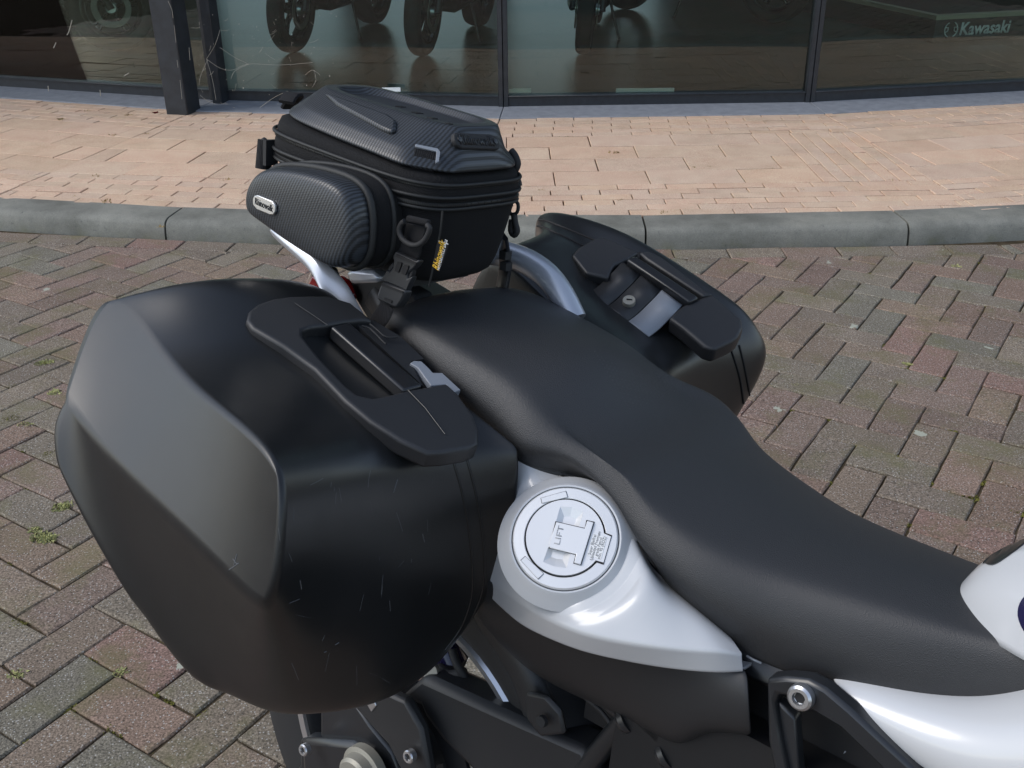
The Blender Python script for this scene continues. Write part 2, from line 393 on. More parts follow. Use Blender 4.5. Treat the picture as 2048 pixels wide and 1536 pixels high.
def slab_holes(outer, holes, nrm, thick):
    bm = bmesh.new(); n = Vector(nrm).normalized(); E = []; OV = None
    for lp in [outer] + holes:
        vs = [bm.verts.new(tuple(map(float, p))) for p in lp]; OV = OV or vs
        E += [bm.edges.new((vs[i], vs[(i + 1) % len(vs)])) for i in range(len(vs))]
    bmesh.ops.triangle_fill(bm, edges=E, use_beauty=True, use_dissolve=False, normal=n)
    lo = [bm.verts.new(v.co - n * thick) for v in OV]; m = len(OV)
    for i in range(m): bm.faces.new((OV[i], OV[(i + 1) % m], lo[(i + 1) % m], lo[i]))
    bmesh.ops.recalc_face_normals(bm, faces=bm.faces)
    me = bpy.data.meshes.new('plate'); bm.to_mesh(me); bm.free(); smooth(me, 30); return me
def join(ms):
    bm = bmesh.new()
    for m in ms: bm.from_mesh(m)
    me = bpy.data.meshes.new('joined'); bm.to_mesh(me); bm.free(); smooth(me, 40); return me
def frame_from(n, u):
    n = Vector(n).normalized(); u = Vector(u); u = (u - n * u.dot(n)).normalized(); w = u.cross(n)
    return n, u, w
def lathe(profile, center, axis, seg=48, upv=(1, 0, .3)):
    n, u, w = frame_from(axis, upv); c = Vector(center); V = []; Fc = []
    for r, h in profile:
        for k in range(seg):
            a = 2 * math.pi * k / seg; V.append(c + (u * math.cos(a) + w * math.sin(a)) * r + n * h)
    for i in range(len(profile) - 1):
        for k in range(seg):
            a, b = i * seg + k, i * seg + (k + 1) % seg; Fc.append((a, b, b + seg, a + seg))
    if 0 < profile[0][0] < .05: Fc.append(tuple(range(seg)))
    if 0 < profile[-1][0] < .05: Fc.append(tuple(range((len(profile) - 1) * seg, len(profile) * seg)))
    return py_mesh('lathe', V, Fc, True, 30)
def text_mesh(s, size, o, xdir, ydir, depth=.0004, shear=0., bold=0., squeeze=1.):
    cu = bpy.data.curves.new('txt', 'FONT'); cu.body = s; cu.size = 1.; cu.extrude = 0; cu.align_x = 'CENTER'; cu.align_y = 'CENTER'; cu.shear = shear; cu.offset = bold; cu.resolution_u = 3
    ob = bpy.data.objects.new('txt', cu); COL.objects.link(ob); dg = bpy.context.evaluated_depsgraph_get(); dg.update()
    me = bpy.data.meshes.new_from_object(ob.evaluated_get(dg)); bpy.data.objects.remove(ob); bpy.data.curves.remove(cu)
    x = Vector(xdir).normalized(); y = Vector(ydir); y = (y - x * y.dot(x)).normalized(); z = x.cross(y)
    bm = bmesh.new(); bm.from_mesh(me)
    r = bmesh.ops.extrude_face_region(bm, geom=bm.faces[:]); nv = [g for g in r['geom'] if isinstance(g, bmesh.types.BMVert)]
    bmesh.ops.translate(bm, verts=nv, vec=(0, 0, depth / size))
    bmesh.ops.recalc_face_normals(bm, faces=bm.faces)
    mx = Matrix([[x[i] * size * squeeze, y[i] * size, z[i] * size, float(o[i])] for i in range(3)] + [[0, 0, 0, 1]])
    bm.transform(mx); bm.to_mesh(me); bm.free(); me.materials.clear(); return me
class Hit:
    """surface of a built part, to lay seams, plates and labels onto"""
    def __init__(s, objs):
        dg = bpy.context.evaluated_depsgraph_get(); dg.update(); s.t = []
        inv = BM.inverted()
        for o in objs:
            e = o.evaluated_get(dg); me = e.to_mesh(); mw = inv @ o.matrix_world
            vs = [mw @ v.co for v in me.vertices]; s.t.append(BVHTree.FromPolygons(vs, [tuple(p.vertices) for p in me.polygons])); e.to_mesh_clear()
    def __call__(s, px, py, off=0.):
        d = Vector(MB.T @ ray(px, py)).normalized(); best = None
        for t in s.t:
            h = t.ray_cast(Vector(CB), d)
            if h[0] is not None and (best is None or h[3] < best[3]): best = h
        if best is None: return None
        n = best[1]
        if n.dot(d) > 0: n = -n
        return best[0] + n * off, n

# ================================================================== SETTING
CX, CY = .85, 16.35                    # centre of the curved shop front and kerb
FAC = R(9.7)
def fp(k, t, r, z=0.):                 # k-th straight stretch, t along it, r out from the centre
    a = k * FAC; nx, ny = math.sin(a), -math.cos(a)
    return (CX + nx * r + math.cos(a) * t, CY + ny * r + math.sin(a) * t, z)
def clip(poly, n, d):                  # keep n.p <= d
    out = []
    for i, p in enumerate(poly):
        q = poly[(i + 1) % len(poly)]; a = n[0] * p[0] + n[1] * p[1] - d; b = n[0] * q[0] + n[1] * q[1] - d
        if a <= 0: out.append(p)
        if a * b < 0:
            t = a / (a - b); out.append((p[0] + (q[0] - p[0]) * t, p[1] + (q[1] - p[1]) * t))
    return out
def area(p): return .5 * abs(sum(p[i][0] * p[(i + 1) % len(p)][1] - p[(i + 1) % len(p)][0] * p[i][1] for i in range(len(p))))
def inset(poly, d):
    s = sum(poly[i][0] * poly[(i + 1) % len(poly)][1] - poly[(i + 1) % len(poly)][0] * poly[i][1] for i in range(len(poly)))
    if s < 0: poly = poly[::-1]
    n = len(poly); L = []
    for i in range(n):
        p, q = poly[i], poly[(i + 1) % n]; ex, ey = q[0] - p[0], q[1] - p[1]; l = math.hypot(ex, ey) or 1e-9
        L.append((-ey / l, ex / l, (-ey / l) * p[0] + (ex / l) * p[1] + d))
    out = []
    for i in range(n):
        a, b = L[i - 1], L[i]; det = a[0] * b[1] - a[1] * b[0]
        if abs(det) < 1e-6: out.append((poly[i][0] + a[0] * d, poly[i][1] + a[1] * d)); continue
        out.append(((a[2] * b[1] - a[1] * b[2]) / det, (a[0] * b[2] - a[2] * b[0]) / det))
    return out
def clean(poly, eps=.004):
    o = []
    for p in poly:
        if not o or math.hypot(p[0] - o[-1][0], p[1] - o[-1][1]) > eps: o.append(p)
    if len(o) > 1 and math.hypot(o[0][0] - o[-1][0], o[0][1] - o[-1][1]) < eps: o.pop()
    return o
def stone(poly, gap, bev, h=.02, rs=random, rough=False):
    """top outline, chamfer ring and sides of one stone; tilt and height uneven"""
    p0 = inset(clean(poly), gap)
    if len(p0) < 3: return None
    if rough:                            # worn edge: extra points along each side, pushed in a little
        q = []
        for i, a in enumerate(p0):
            b_ = p0[(i + 1) % len(p0)]; l_ = math.hypot(b_[0] - a[0], b_[1] - a[1]); q.append(a)
            if l_ > .06: t = rs.uniform(.35, .65); q.append((a[0] + (b_[0] - a[0]) * t, a[1] + (b_[1] - a[1]) * t))
        p0 = q
    p1 = inset(p0, bev); n = len(p0)
    tx, ty, dz = rs.gauss(0, .006), rs.gauss(0, .006), rs.gauss(0, .0009)
    cx, cy = sum(p[0] for p in p0) / n, sum(p[1] for p in p0) / n
    jj = .0013 if rough else .0006; j = [(rs.gauss(0, jj), rs.gauss(0, jj)) for _ in p0]
    f = lambda p, z, k: (p[0] + j[k][0], p[1] + j[k][1], z + dz + tx * (p[0] - cx) + ty * (p[1] - cy))
    V = [f(p, 0, k) for k, p in enumerate(p1)] + [f(p, -bev * (.8 if not rough else rs.uniform(.5, 1.3)), k) for k, p in enumerate(p0)] + [f(p, -h, k) for k, p in enumerate(p0)]
    Fc = [tuple(range(n))] + [(a, n + a, n + (a + 1) % n, (a + 1) % n) for a in range(n)] + [(n + a, 2 * n + a, 2 * n + (a + 1) % n, n + (a + 1) % n) for a in range(n)]
    return V, Fc
HIDE = [(215,600),(400,537),(560,575),(500,440),(500,330),(540,230),(640,165),(1000,235),(1045,350),(1030,450),(1100,430),(1300,490),(1480,620),(1530,760),(1520,840),(1700,1000),(1850,1075),(1960,1105),(2048,1035),(2048,1536),(560,1536),(530,1430),(350,1290),(150,1010),(113,930),(140,750)]
def inside(x, y, P):
    c = False
    for i in range(len(P)):
        (x1, y1), (x2, y2) = P[i], P[i - 1]
        if (y1 > y) != (y2 > y) and x < (x2 - x1) * (y - y1) / (y2 - y1) + x1: c = not c
    return c
def seen(poly, z):
    q = [project((p[0], p[1], z)) for p in poly]; cx = sum(a for a, b in q) / len(q); cyy = sum(b for a, b in q) / len(q)
    if (np.array([0, 1, 0]) @ (np.array([poly[0][0], poly[0][1], z]) - C0)) < .3: return 0
    if not (-20 < cx < 2068 and -20 < cyy < 1556) or inside(cx, cyy, HIDE): return 0
    return area(q)
def lay(stones, parent, name, mat, mat_s, z, gap, bev, tones, limit, seed, vary=.05):
    """stones: outlines; the largest in view become parts, the rest one joined part"""
    rs = random.Random(seed); L = []
    for p in stones:
        p = clean(p)
        if len(p) < 3 or area(p) < 5e-5: continue
        L.append((seen(p, z), p, rs.choice(tones)))
    L.sort(key=lambda a: -a[0]); V, Fc, T = [], [], []
    for i, (a, p, tone) in enumerate(L):
        s = stone(p, gap * rs.uniform(.8, 1.25), bev, rs=rs, rough=name == 'paver')
        if s is None: continue
        k = rs.uniform(1 - vary, 1 + vary); tone = tuple(min(1, c * k) for c in tone)
        if a > 0 and i < limit:
            cx, cy = sum(q[0] for q in p) / len(p), sum(q[1] for q in p) / len(p)
            me = bpy.data.meshes.new(name); me.from_pydata([(v[0] - cx, v[1] - cy, v[2]) for v in s[0]], [], s[1])
            o = link(name, me, mat, parent); o.location = (cx, cy, z); o.color = (*tone, 1)
        else:
            b = len(V); V += [(v[0], v[1], v[2] + z) for v in s[0]]; Fc += [tuple(b + q for q in f) for f in s[1]]; T += [tone] * len(s[1])
    if V:
        me = bpy.data.meshes.new(name + 's'); me.from_pydata(V, [], Fc); at = me.attributes.new('tone', 'FLOAT_COLOR', 'FACE')
        at.data.foreach_set('color', [c for t in T for c in (*t, 1)])
        tag(link(name + 's', me, mat_s, parent), kind='stuff')

# --- ground out to the horizon, the parking place, its herringbone pavers
g = link('ground', py_mesh('ground', [(-400, -400, -.05), (400, -400, -.05), (400, 400, -.05), (-400, 400, -.05)], [(0, 1, 2, 3)], False), M['brick_far']); tag(g, kind='structure')
road = link('parking_pavement', py_mesh('parking_pavement', [(-9, -6, -.006), (9, -6, -.006), (9, 6.5, -.006), (-9, 6.5, -.006)], [(0, 1, 2, 3)], False), M['joint']); tag(road, kind='structure')
GA, GX, GY, U = R(-32.85), .874, 3.472, .105
gc, gs = math.cos(GA), math.sin(GA)
lat = lambda u, v: (GX + (gc * u - gs * v) * U, GY + (gs * u + gc * v) * U)
RK = 12.49                              # foot of the kerb
tones = [(.218, .155, .120), (.225, .160, .122), (.205, .150, .118), (.196, .166, .128), (.182, .165, .130), (.205, .168, .128), (.220, .165, .122), (.220, .145, .118), (.205, .160, .122), (.200, .150, .120), (.19, .155, .122), (.21, .150, .122)]
bricks = []
def keep_road(p):
    cx, cy = p[0][0], p[0][1]
    if not (-6.2 < cx < 6.2 and -1.6 < cy < 5.2): return
    # outside the kerb course: distance from the centre along each stretch
    ang = math.atan2(p[0][0] - CX, -(p[0][1] - CY)); k = round(ang / FAC); 
    a = k * FAC; n = (math.sin(a), -math.cos(a))
    q = clip(p, (-n[0], -n[1]), -(RK + .107 + n[0] * CX + n[1] * CY))
    if len(q) >= 3 and area(q) > 8e-4: bricks.append(q)
for u in range(-75, 60):
    for v in range(-75, 60):
        if (u + v) % 4 == 0: keep_road([lat(u, v), lat(u + 2, v), lat(u + 2, v + 1), lat(u, v + 1)])
        if (u + v) % 4 == 2: keep_road([lat(u, v), lat(u + 1, v), lat(u + 1, v + 2), lat(u, v + 2)])
def row(k, r0, r1, length, off, ext=0.):
    out = []; w = math.tan(FAC / 2); t = -w * r1 - length + off % length
    a = k * FAC
    while t < w * r1 + length:
        P = [fp(k, t, r0)[:2], fp(k, t + length, r0)[:2], fp(k, t + length, r1)[:2], fp(k, t, r1)[:2]]
        for s in (-1, 1):               # mitre with the neighbour stretch
            b = a + s * FAC / 2; n = (math.cos(b) * s, math.sin(b) * s); P = clip(P, n, n[0] * CX + n[1] * CY) if len(P) > 2 else P
        if len(P) > 2 and area(P) > 6e-5: out.append(P)
        t += length
    return out
for k in range(-3, 4): bricks += row(k, RK, RK + .107, .212, .05 * k)
lay(bricks, road, 'paver', M['paver'], M['paver_s'], 0., .0020, .0036, tones, 300, 11, .12)

# --- kerb
kerb = empty('kerb', (0, 3.85, 0)); tag(kerb, kind='structure')
KA = 1.0 / 12.4
def kerb_stone(a0, a1):
    prof = [(RK, -.05), (RK, .0), (RK - .004, .03), (RK - .010, .056), (RK - .018, .068), (RK - .031, .0765), (RK - .050, .0798), (RK - .12, .081), (RK - .18, .0815), (RK - .18, -.05)]
    V = []; n = 6
    for i in range(n + 1):
        a = a0 + (a1 - a0) * i / n
        # straight stone: chord, not arc
        am = (a0 + a1) / 2; t = math.tan(a - am)
        for r, z in prof:
            rr = r * math.cos((a1 - a0) / 2) if False else r
            x = CX + math.sin(am) * rr + math.cos(am) * t * rr; y = CY - math.cos(am) * rr + math.sin(am) * t * rr
            V.append((x, y - 3.85, z + random.gauss(0, .0006)))
    m = len(prof); Fc = [(i * m + j, i * m + j + 1, (i + 1) * m + j + 1, (i + 1) * m + j) for i in range(n) for j in range(m - 1)] + [tuple(range(m)), tuple(range(n * m, n * m + m))]
    return py_mesh('kerb_stone', V, Fc, True, 50)
# joints where the photograph shows them
ja = [math.atan2(gz(px, py)[0] - CX, -(gz(px, py)[1] - CY)) for px, py in ((318, 490), (1291, 500), (1823, 496))]
js = [ja[0] - 2 * KA, ja[0] - KA, ja[0], (ja[0] + ja[1]) / 2, ja[1], ja[2], ja[2] + KA, ja[2] + 2 * KA]
js = [js[0] - KA, *js, js[-1] + KA]
for i, (a, b) in enumerate(zip(js, js[1:])):
    e0 = .0022 if i != js.index(ja[2]) else .0032; link('kerb_stone', kerb_stone(a + e0 / 12 + .00015, b - .0022 / 12 - .00015), M['kerb'], kerb)

# --- footway: clinkers by the kerb, large tiles, clinkers by the shop
ZW = .080
def strip_mesh(r0, r1, z):
    V = []; Fc = []
    for k in range(-3, 4):
        w = math.tan(FAC / 2); b = len(V); V += [fp(k, -w * r0, r0, z), fp(k, w * r0, r0, z), fp(k, w * r1, r1, z), fp(k, -w * r1, r1, z)]; Fc.append((b, b + 1, b + 2, b + 3))
    return py_mesh('strip', V, Fc, False)
walk = link('footway', strip_mesh(10.4, RK - .17, ZW - .008), M['joint2']); tag(walk, kind='structure')
pinks = [(.67, .475, .34), (.66, .475, .335), (.645, .475, .345), (.675, .48, .35), (.65, .48, .36), (.635, .47, .35)]
R1, R2, R3 = RK - .18, 11.87, 10.97
small, large = [], []
n1 = 6; h1 = (R1 - R2) / n1
n3 = 6; h3 = (R3 - 10.55) / n3
for k in range(-3, 4):
    for i in range(n1): small += row(k, R2 + i * h1, R2 + (i + 1) * h1, .212, (.106 if i % 2 else 0) + .03 * i + .07 * k)
    for i in range(n3): small += row(k, 10.55 + i * h3, 10.55 + (i + 1) * h3, .206, (.103 if i % 2 else 0) + .05 * k)
hb = (R2 - R3) / 4
w2 = math.tan(FAC / 2)
for k in range(-3, 4):
    for i in range(4):
        for P in row(k, R3 + i * hb, R3 + (i + 1) * hb, .42, (.21 if i % 2 else 0) + .02 * i + .09):
            if k == 0:                  # a panel of narrow bricks laid crosswise ends this stretch
                a = 0.; P = clip(P, (1, 0), CX + w2 * R3 - .40)
                if len(P) < 3 or area(P) < 6e-5: continue
            large.append(P)
# crosswise bricks
x1 = w2 * R3
for c in range(8):
    xa = x1 - .40 + c * .068; xb = xa + .068; r = R3 - (.1 if c % 2 else 0)
    while r < R2:
        P = [fp(0, xa, r)[:2], fp(0, xb, r)[:2], fp(0, xb, r + .206)[:2], fp(0, xa, r + .206)[:2]]
        P = clip(P, (0, 1), CY - R3); P = clip(P, (0, -1), -(CY - R2)) if len(P) > 2 else P
        b = FAC / 2; n = (math.cos(b), math.sin(b)); P = clip(P, n, n[0] * CX + n[1] * CY) if len(P) > 2 else P
        if len(P) > 2 and area(P) > 6e-5: small.append(P)
        r += .206
lay(large, walk, 'paving_tile', M['tile'], M['tile_s'], ZW, .0028, .0020, pinks, 300, 5)
lay(small, walk, 'clinker', M['tile'], M['tile_s'], ZW, .0026, .0020, pinks, 300, 6)

# --- moss and weeds in the joints
def tufts(name, pts, mat, size, n, parent=None, flat=.5):
    V, Fc = [], []; rs = random.Random(len(pts))
    for x, y, z, s in pts:
        for _ in range(int(n * s)):
            a = rs.uniform(0, 6.28); d = rs.random() ** .7 * size * s; cx, cy = x + math.cos(a) * d * 1.3, y + math.sin(a) * d
            h = rs.uniform(.2, 1) * size * flat * s; b = len(V); l = rs.uniform(.12, .3) * size; a2 = rs.uniform(0, 6.28)
            V += [(cx - math.cos(a2) * l, cy - math.sin(a2) * l, z), (cx + math.cos(a2) * l, cy + math.sin(a2) * l, z), (cx + rs.gauss(0, l), cy + rs.gauss(0, l), z + h)]
            Fc.append((b, b + 1, b + 2))
    me = bpy.data.meshes.new(name); me.from_pydata(V, [], Fc); return tag(link(name, me, mat, parent), kind='stuff')
rs = random.Random(3)
mossp, pale = [], []
for (px, py, s) in [(28,770,1.2),(30,835,1.6),(60,855,1.3),(95,905,1),(40,905,.8),(85,935,1.1),(15,840,1.5),(75,655,.7),(145,715,1.0),(70,770,.9),(110,965,1),(60,1345,1.1),(40,1245,1.2),(230,1465,1.3),(190,1315,.8),(60,1485,.8),(340,1400,.8),(410,1430,.8),(250,1220,.6),(1650,690,.6),(1770,690,1.0),(1810,735,.9),(1825,730,.8),(1660,965,1),(1945,995,1.3),(1965,965,1),(1860,965,.8),(2035,1025,1.2),(1915,535,.6),(1585,800,.6),(1940,770,.6),(1905,860,.8),(1820,1050,.8),(10,1130,.9),(55,740,1.0),(150,770,.8),(20,1440,.9),(140,1420,.6),(300,1330,.5)]:
    p = gz(px, py); mossp.append((p[0], p[1], -.003, s))
for (px, py, s) in [(95,725,1.1),(85,727,1.2),(110,785,1),(50,850,1),(120,1015,1.1),(135,1010,1),(85,1075,1.3),(95,1078,1.1),(70,1060,.8),(35,1348,.8),(243,1345,.7),(1912,533,.9),(1815,728,.7),(1590,770,.5)]:
    p = gz(px, py); pale.append((p[0], p[1], .0, s))
for i in range(520):                    # along random paver joints
    u, v = rs.randint(-34, 22), rs.randint(-34, 12); x, y = lat(u + (rs.random() if rs.random() < .5 else 0), v)
    if y < 3.75 and -3.2 < x < 3.2: mossp.append((x, y, -.007, rs.uniform(.2, .55)))
for i in range(90):
    u, v = rs.randint(-30, 14), rs.randint(-34, 6); x, y = lat(u, v)
    if y < 3.75: mossp.append((x, y, -.004, rs.uniform(.4, .9)))
tufts('moss', mossp, M['moss'], .014, 70, None, .30)
tufts('pale_moss', pale, M['moss_pale'], .017, 90, None, .35)
weeds = []
for (px, py, s) in [(205,403,1.3),(215,405,1),(190,352,.9),(225,270,.8),(290,268,.9),(115,270,.6),(450,360,.9),(40,375,.4),(1230,305,1),(1155,440,.9),(1390,335,.6),(1420,333,.6),(1545,335,.6),(1590,300,.5),(1610,310,.6),(1640,330,.5),(1670,235,.6),(1700,245,.6),(1780,360,.7),(1240,400,.6),(150,392,.5),(1080,380,.6),(1605,378,.6),(1327,426,.9),(175,222,.9),(255,230,1),(60,345,.5),(320,452,.6),(1010,430,.8)]:
    p = gz(px, py, ZW); weeds.append((p[0], p[1], ZW - .004, s))
for i in range(60):
    k = rs.choice((-1, 0, 0, 1, -2)); q = fp(k, rs.uniform(-.9, .9), rs.choice((R1, R2, R3, 10.56, R2 + hb * 0)), ZW - .005); weeds.append((*q, rs.uniform(.2, .5)))
tufts('weeds', weeds, M['weed'], .022, 16, None, .7)
# dead leaves
for (px, py, z, lab) in [(120, 238, ZW, 'small curled brown leaf on the pink footway'), (310, 225, ZW, 'red brown leaf beside the steel column')]:
    p = gz(px, py, z + .004); pts = [(math.cos(a) * .022, math.sin(a) * .011, .006 * math.cos(2 * a)) for a in [i * math.pi / 5 for i in range(10)]]
    me = py_mesh('leaf', pts + [(0, 0, .004)], [(i, (i + 1) % 10, 10) for i in range(10)]); o = link('leaf', me, M['red'] if 'red' in lab else M['weed']); o.location = p; o.rotation_euler = (.2, .1, 1.); tag(o, lab, 'leaf')

# --- shop front
RG = 10.31                              # front of the window frames
SF = empty('shop_building', (CX, CY - RG, 0), label='dark curved shop building with tall glass panes between dark metal frames', cat='building')
def S(name, me, mat, kind=None, label=None):
    me.transform(Matrix.Translation((-CX, -(CY - RG), 0))); o = link(name, me, mat, SF); return tag(o, kind=kind, label=label)
def seg_box(k, t0, t1, r0, r1, z0, z1):
    P = [fp(k, t0, r0), fp(k, t1, r0), fp(k, t1, r1), fp(k, t0, r1)]
    V = [(p[0], p[1], z0) for p in P] + [(p[0], p[1], z1) for p in P]
    return py_mesh('b', V, [(0, 1, 2, 3), (4, 5, 6, 7), (0, 1, 5, 4), (1, 2, 6, 5), (2, 3, 7, 6), (3, 0, 4, 7)], False)
wg = math.tan(FAC / 2)
for k in range(-5, 6):
    w = wg * RG
    # stone sill: sloping top
    a, b = wg * 10.56 - .0015, wg * 10.28 - .0015
    V = [fp(k, -a, 10.56, .03), fp(k, a, 10.56, .03), fp(k, a, 10.56, ZW + .006), fp(k, -a, 10.56, ZW + .006), fp(k, b, 10.28, ZW + .016), fp(k, -b, 10.28, ZW + .016), fp(k, b, 10.28, .03), fp(k, -b, 10.28, .03)]
    o = S('sill', py_mesh('s', V, [(0, 1, 2, 3), (3, 2, 4, 5), (0, 3, 5, 7), (1, 2, 4, 6), (4, 5, 7, 6), (0, 1, 6, 7)], False), M['sill']); sub(o, 0, .004, 2)
    o = S('window_frame', join([seg_box(k, -w + .028, w - .028, RG - .055, RG + .0, ZW + .012, ZW + .070), seg_box(k, -w + .028, w - .028, RG - .05, RG + .012, ZW + .067, ZW + .075),
        seg_box(k, -w + .028, w - .028, RG - .05, RG, 2.9, 3.0), seg_box(k, -w + .001, -w + .028, RG - .06, RG + .01, ZW + .010, 3.0), seg_box(k, w - .028, w - .001, RG - .06, RG + .01, ZW + .010, 3.0)]), M['frame'])
    sub(o, 0, .002, 1)
    S('pane', seg_box(k, -w + .028, w - .028, RG - .031, RG - .027, ZW + .069, 2.9), M['glass'])
    S('fascia', seg_box(k, -w, w, RG - .25, RG + .03, 3.002, 8.6), M['cladding'])
# steel column in front of the bend left of the middle
kc = -1.5; ac = kc * FAC
cb = gz(361, 229, ZW); cbx, cby = cb[0], cb[1] + .07
rotc = Matrix.Rotation(R(-14), 3, 'Z')
o = S('column', box((cbx, cby, 2.2), (.135, .15, 4.3), rotc), M['steel']); sub(o, 0, .006, 2)
o = S('column', box((cbx + .17, cby + .20, 2.2), (.06, .10, 4.3), rotc), M['steel']); sub(o, 0, .004, 2)
# room behind the glass
fl = link('showroom_floor', py_mesh('f', [(-9, CY - RG * 1.0 - .6, 0), (11, CY - RG - .6, 0), (11, 19, 0), (-9, 19, 0)], [(0, 1, 2, 3)], False), M['floor']); 
fl.location = (0, 0, ZW + .02); tag(fl, kind='structure')
P = [fp(k, s * wg * (RG - .06), RG - .06)[:2] for k in range(-5, 6) for s in (-1, 1)]; P = clean(P, .01)
fl.data.clear_geometry(); V = [(x, y, 0) for x, y in P] + [(13, 19, 0), (-14, 19, 0)]; fl.data.from_pydata(V, [], [tuple(range(len(V)))])
cv, cf = [], []
for x0, x1, y0, y1 in ((-9, 2.2, 6.0, 19), (2.2, 6., 6.0, 6.35), (2.2, 6., 10.2, 19), (6., 11, 6.0, 19)):  # unseen roof opening, added to let sky light onto the podium lettering
    b = len(cv); cv += [(x0, y0, 3.01), (x1, y0, 3.01), (x1, y1, 3.01), (x0, y1, 3.01)]; cf.append((b, b + 1, b + 2, b + 3))
S('ceiling', py_mesh('c', cv, cf, False), M['wallin'])
S('wall', box((1, 19.1, .45), (20, .2, .9)), M['wallin']); S('wall', box((1, 19.1, 2.85), (20, .2, .5)), M['wallin'])
S('wall', box((-7, 19.1, 1.75), (4, .2, 1.7)), M['wallin']); S('wall', box((6.8, 19.1, 1.75), (8.4, .2, 1.7)), M['wallin'])
for x in (-2.6, -.2): S('wall', box((x, 19.1, 1.75), (.5, .2, 1.7)), M['wallin'])
S('wall', box((-7.6, 14.2, 1.5), (.2, 9.6, 3)), M['wallin']); S('wall', box((9.6, 14.2, 1.5), (.2, 9.6, 3)), M['wallin'])
# ================================================================== MOTORCYCLE
bike = Thing('motorcycle', (-.35, 0, 0), 'white and black touring motorcycle leaning on its side stand in front of the shop', 'motorcycle')
V3 = lambda *a: np.array(a, float)

# --- seat
SEC = [  # x, zc, w1,z1, w2,z2, w3,z3
    (-.668, .893, .045, .892, .055, .884, .045, .872),
    (-.655, .916, .064, .911, .084, .893, .070, .868),
    (-.62, .929, .080, .923, .108, .898, .098, .865),
    (-.57, .931, .086, .922, .121, .895, .112, .866),
    (-.50, .923, .088, .910, .124, .878, .115, .846),
    (-.445, .916, .088, .900, .126, .862, .118, .828),
    (-.405, .903, .090, .884, .132, .846, .122, .818),
    (-.37, .873, .104, .858, .150, .845, .128, .815),
    (-.335, .851, .118, .847, .158, .835, .116, .812),
    (-.295, .842, .112, .838, .146, .812, .104, .802),
    (-.26, .832, .100, .822, .134, .790, .108, .762),
    (-.20, .818, .088, .809, .124, .772, .108, .735),
    (-.14, .811, .075, .802, .110, .762, .100, .713),
    (-.07, .811, .064, .803, .096, .764, .092, .716),
    (.0, .814, .055, .806, .083, .772, .082, .727),
    (.06, .822, .047, .812, .072, .784, .068, .748),
    (.14, .840, .040, .830, .062, .800, .055, .775)]
rings = []
for x, zc, w1, z1, w2, z2, w3, z3 in SEC:
    h = [(0, zc), (w1 * .55, zc - (zc - z1) * .3), (w1, z1), ((w1 + w2) / 2 + .006, (z1 + z2) / 2 + .008), (w2, z2), ((w2 + w3) / 2 + .003, (z2 + z3) / 2), (w3, z3), (w3 - .02, z3 - .006)]
    L = [(x, y, z) for y, z in h]
    # the right flank is cut back round the fuel filler
    xs_ = [-.9, -.44, -.405, -.37, -.335, -.295, -.26, -.20, .2]
    f2 = np.interp(x, xs_, [1, 1, .98, .80, .72, .78, .91, 1, 1]); f3 = np.interp(x, xs_, [1, 1, .98, .80, .76, .82, .91, 1, 1])
    hr_ = [(y * (1 if i < 2 else (f2 + 1) / 2 if i == 2 else f2 if i < 5 else f3), z) for i, (y, z) in enumerate(h)]
    Rr = [(x, -y, z) for y, z in hr_[1:]]
    rings.append(Rr[::-1] + L)
seat = bike.add('seat', loft(rings, True, True, {}, {0: .3, 1: .55, 13: .55, 14: .3}), M['seat']); sub(seat, 3); hold(seat, 2)
seat_hit = Hit([seat]); V, Fc = [], []; rs = random.Random(1)
for r_ in range(15):
    for c_ in range(26):
        px = 1190 + c_ * 8 + r_ * 5; py = 703 + r_ * 8.2 + c_ * 2.2 - (c_ ** 2) * .02
        if inside(px, py, [(1184, 698), (1250, 738), (1400, 752), (1340, 788), (1262, 820), (1240, 812), (1212, 760)]):
            h = seat_hit(px, py)
            if h is None: continue
            p = np.array(h[0]); n = np.array(h[1]); t_ = np.cross(n, (0, 1, 0)); t_ /= np.linalg.norm(t_); w_ = np.cross(n, t_); b_ = len(V)
            V += [p + (t_ * math.cos(a) + w_ * math.sin(a)) * .0011 - n * .0002 for a in (0, 1.257, 2.513, 3.77, 5.027)] + [p + n * .0009]
            Fc += [(b_ + i, b_ + (i + 1) % 5, b_ + 5) for i in range(5)]
M['grip_dot'] = simple('raised grip dots', (.035, .037, .04), .4)
bike.add('grip_dots', py_mesh('dots', V, Fc), M['grip_dot'], seat, kind='stuff')

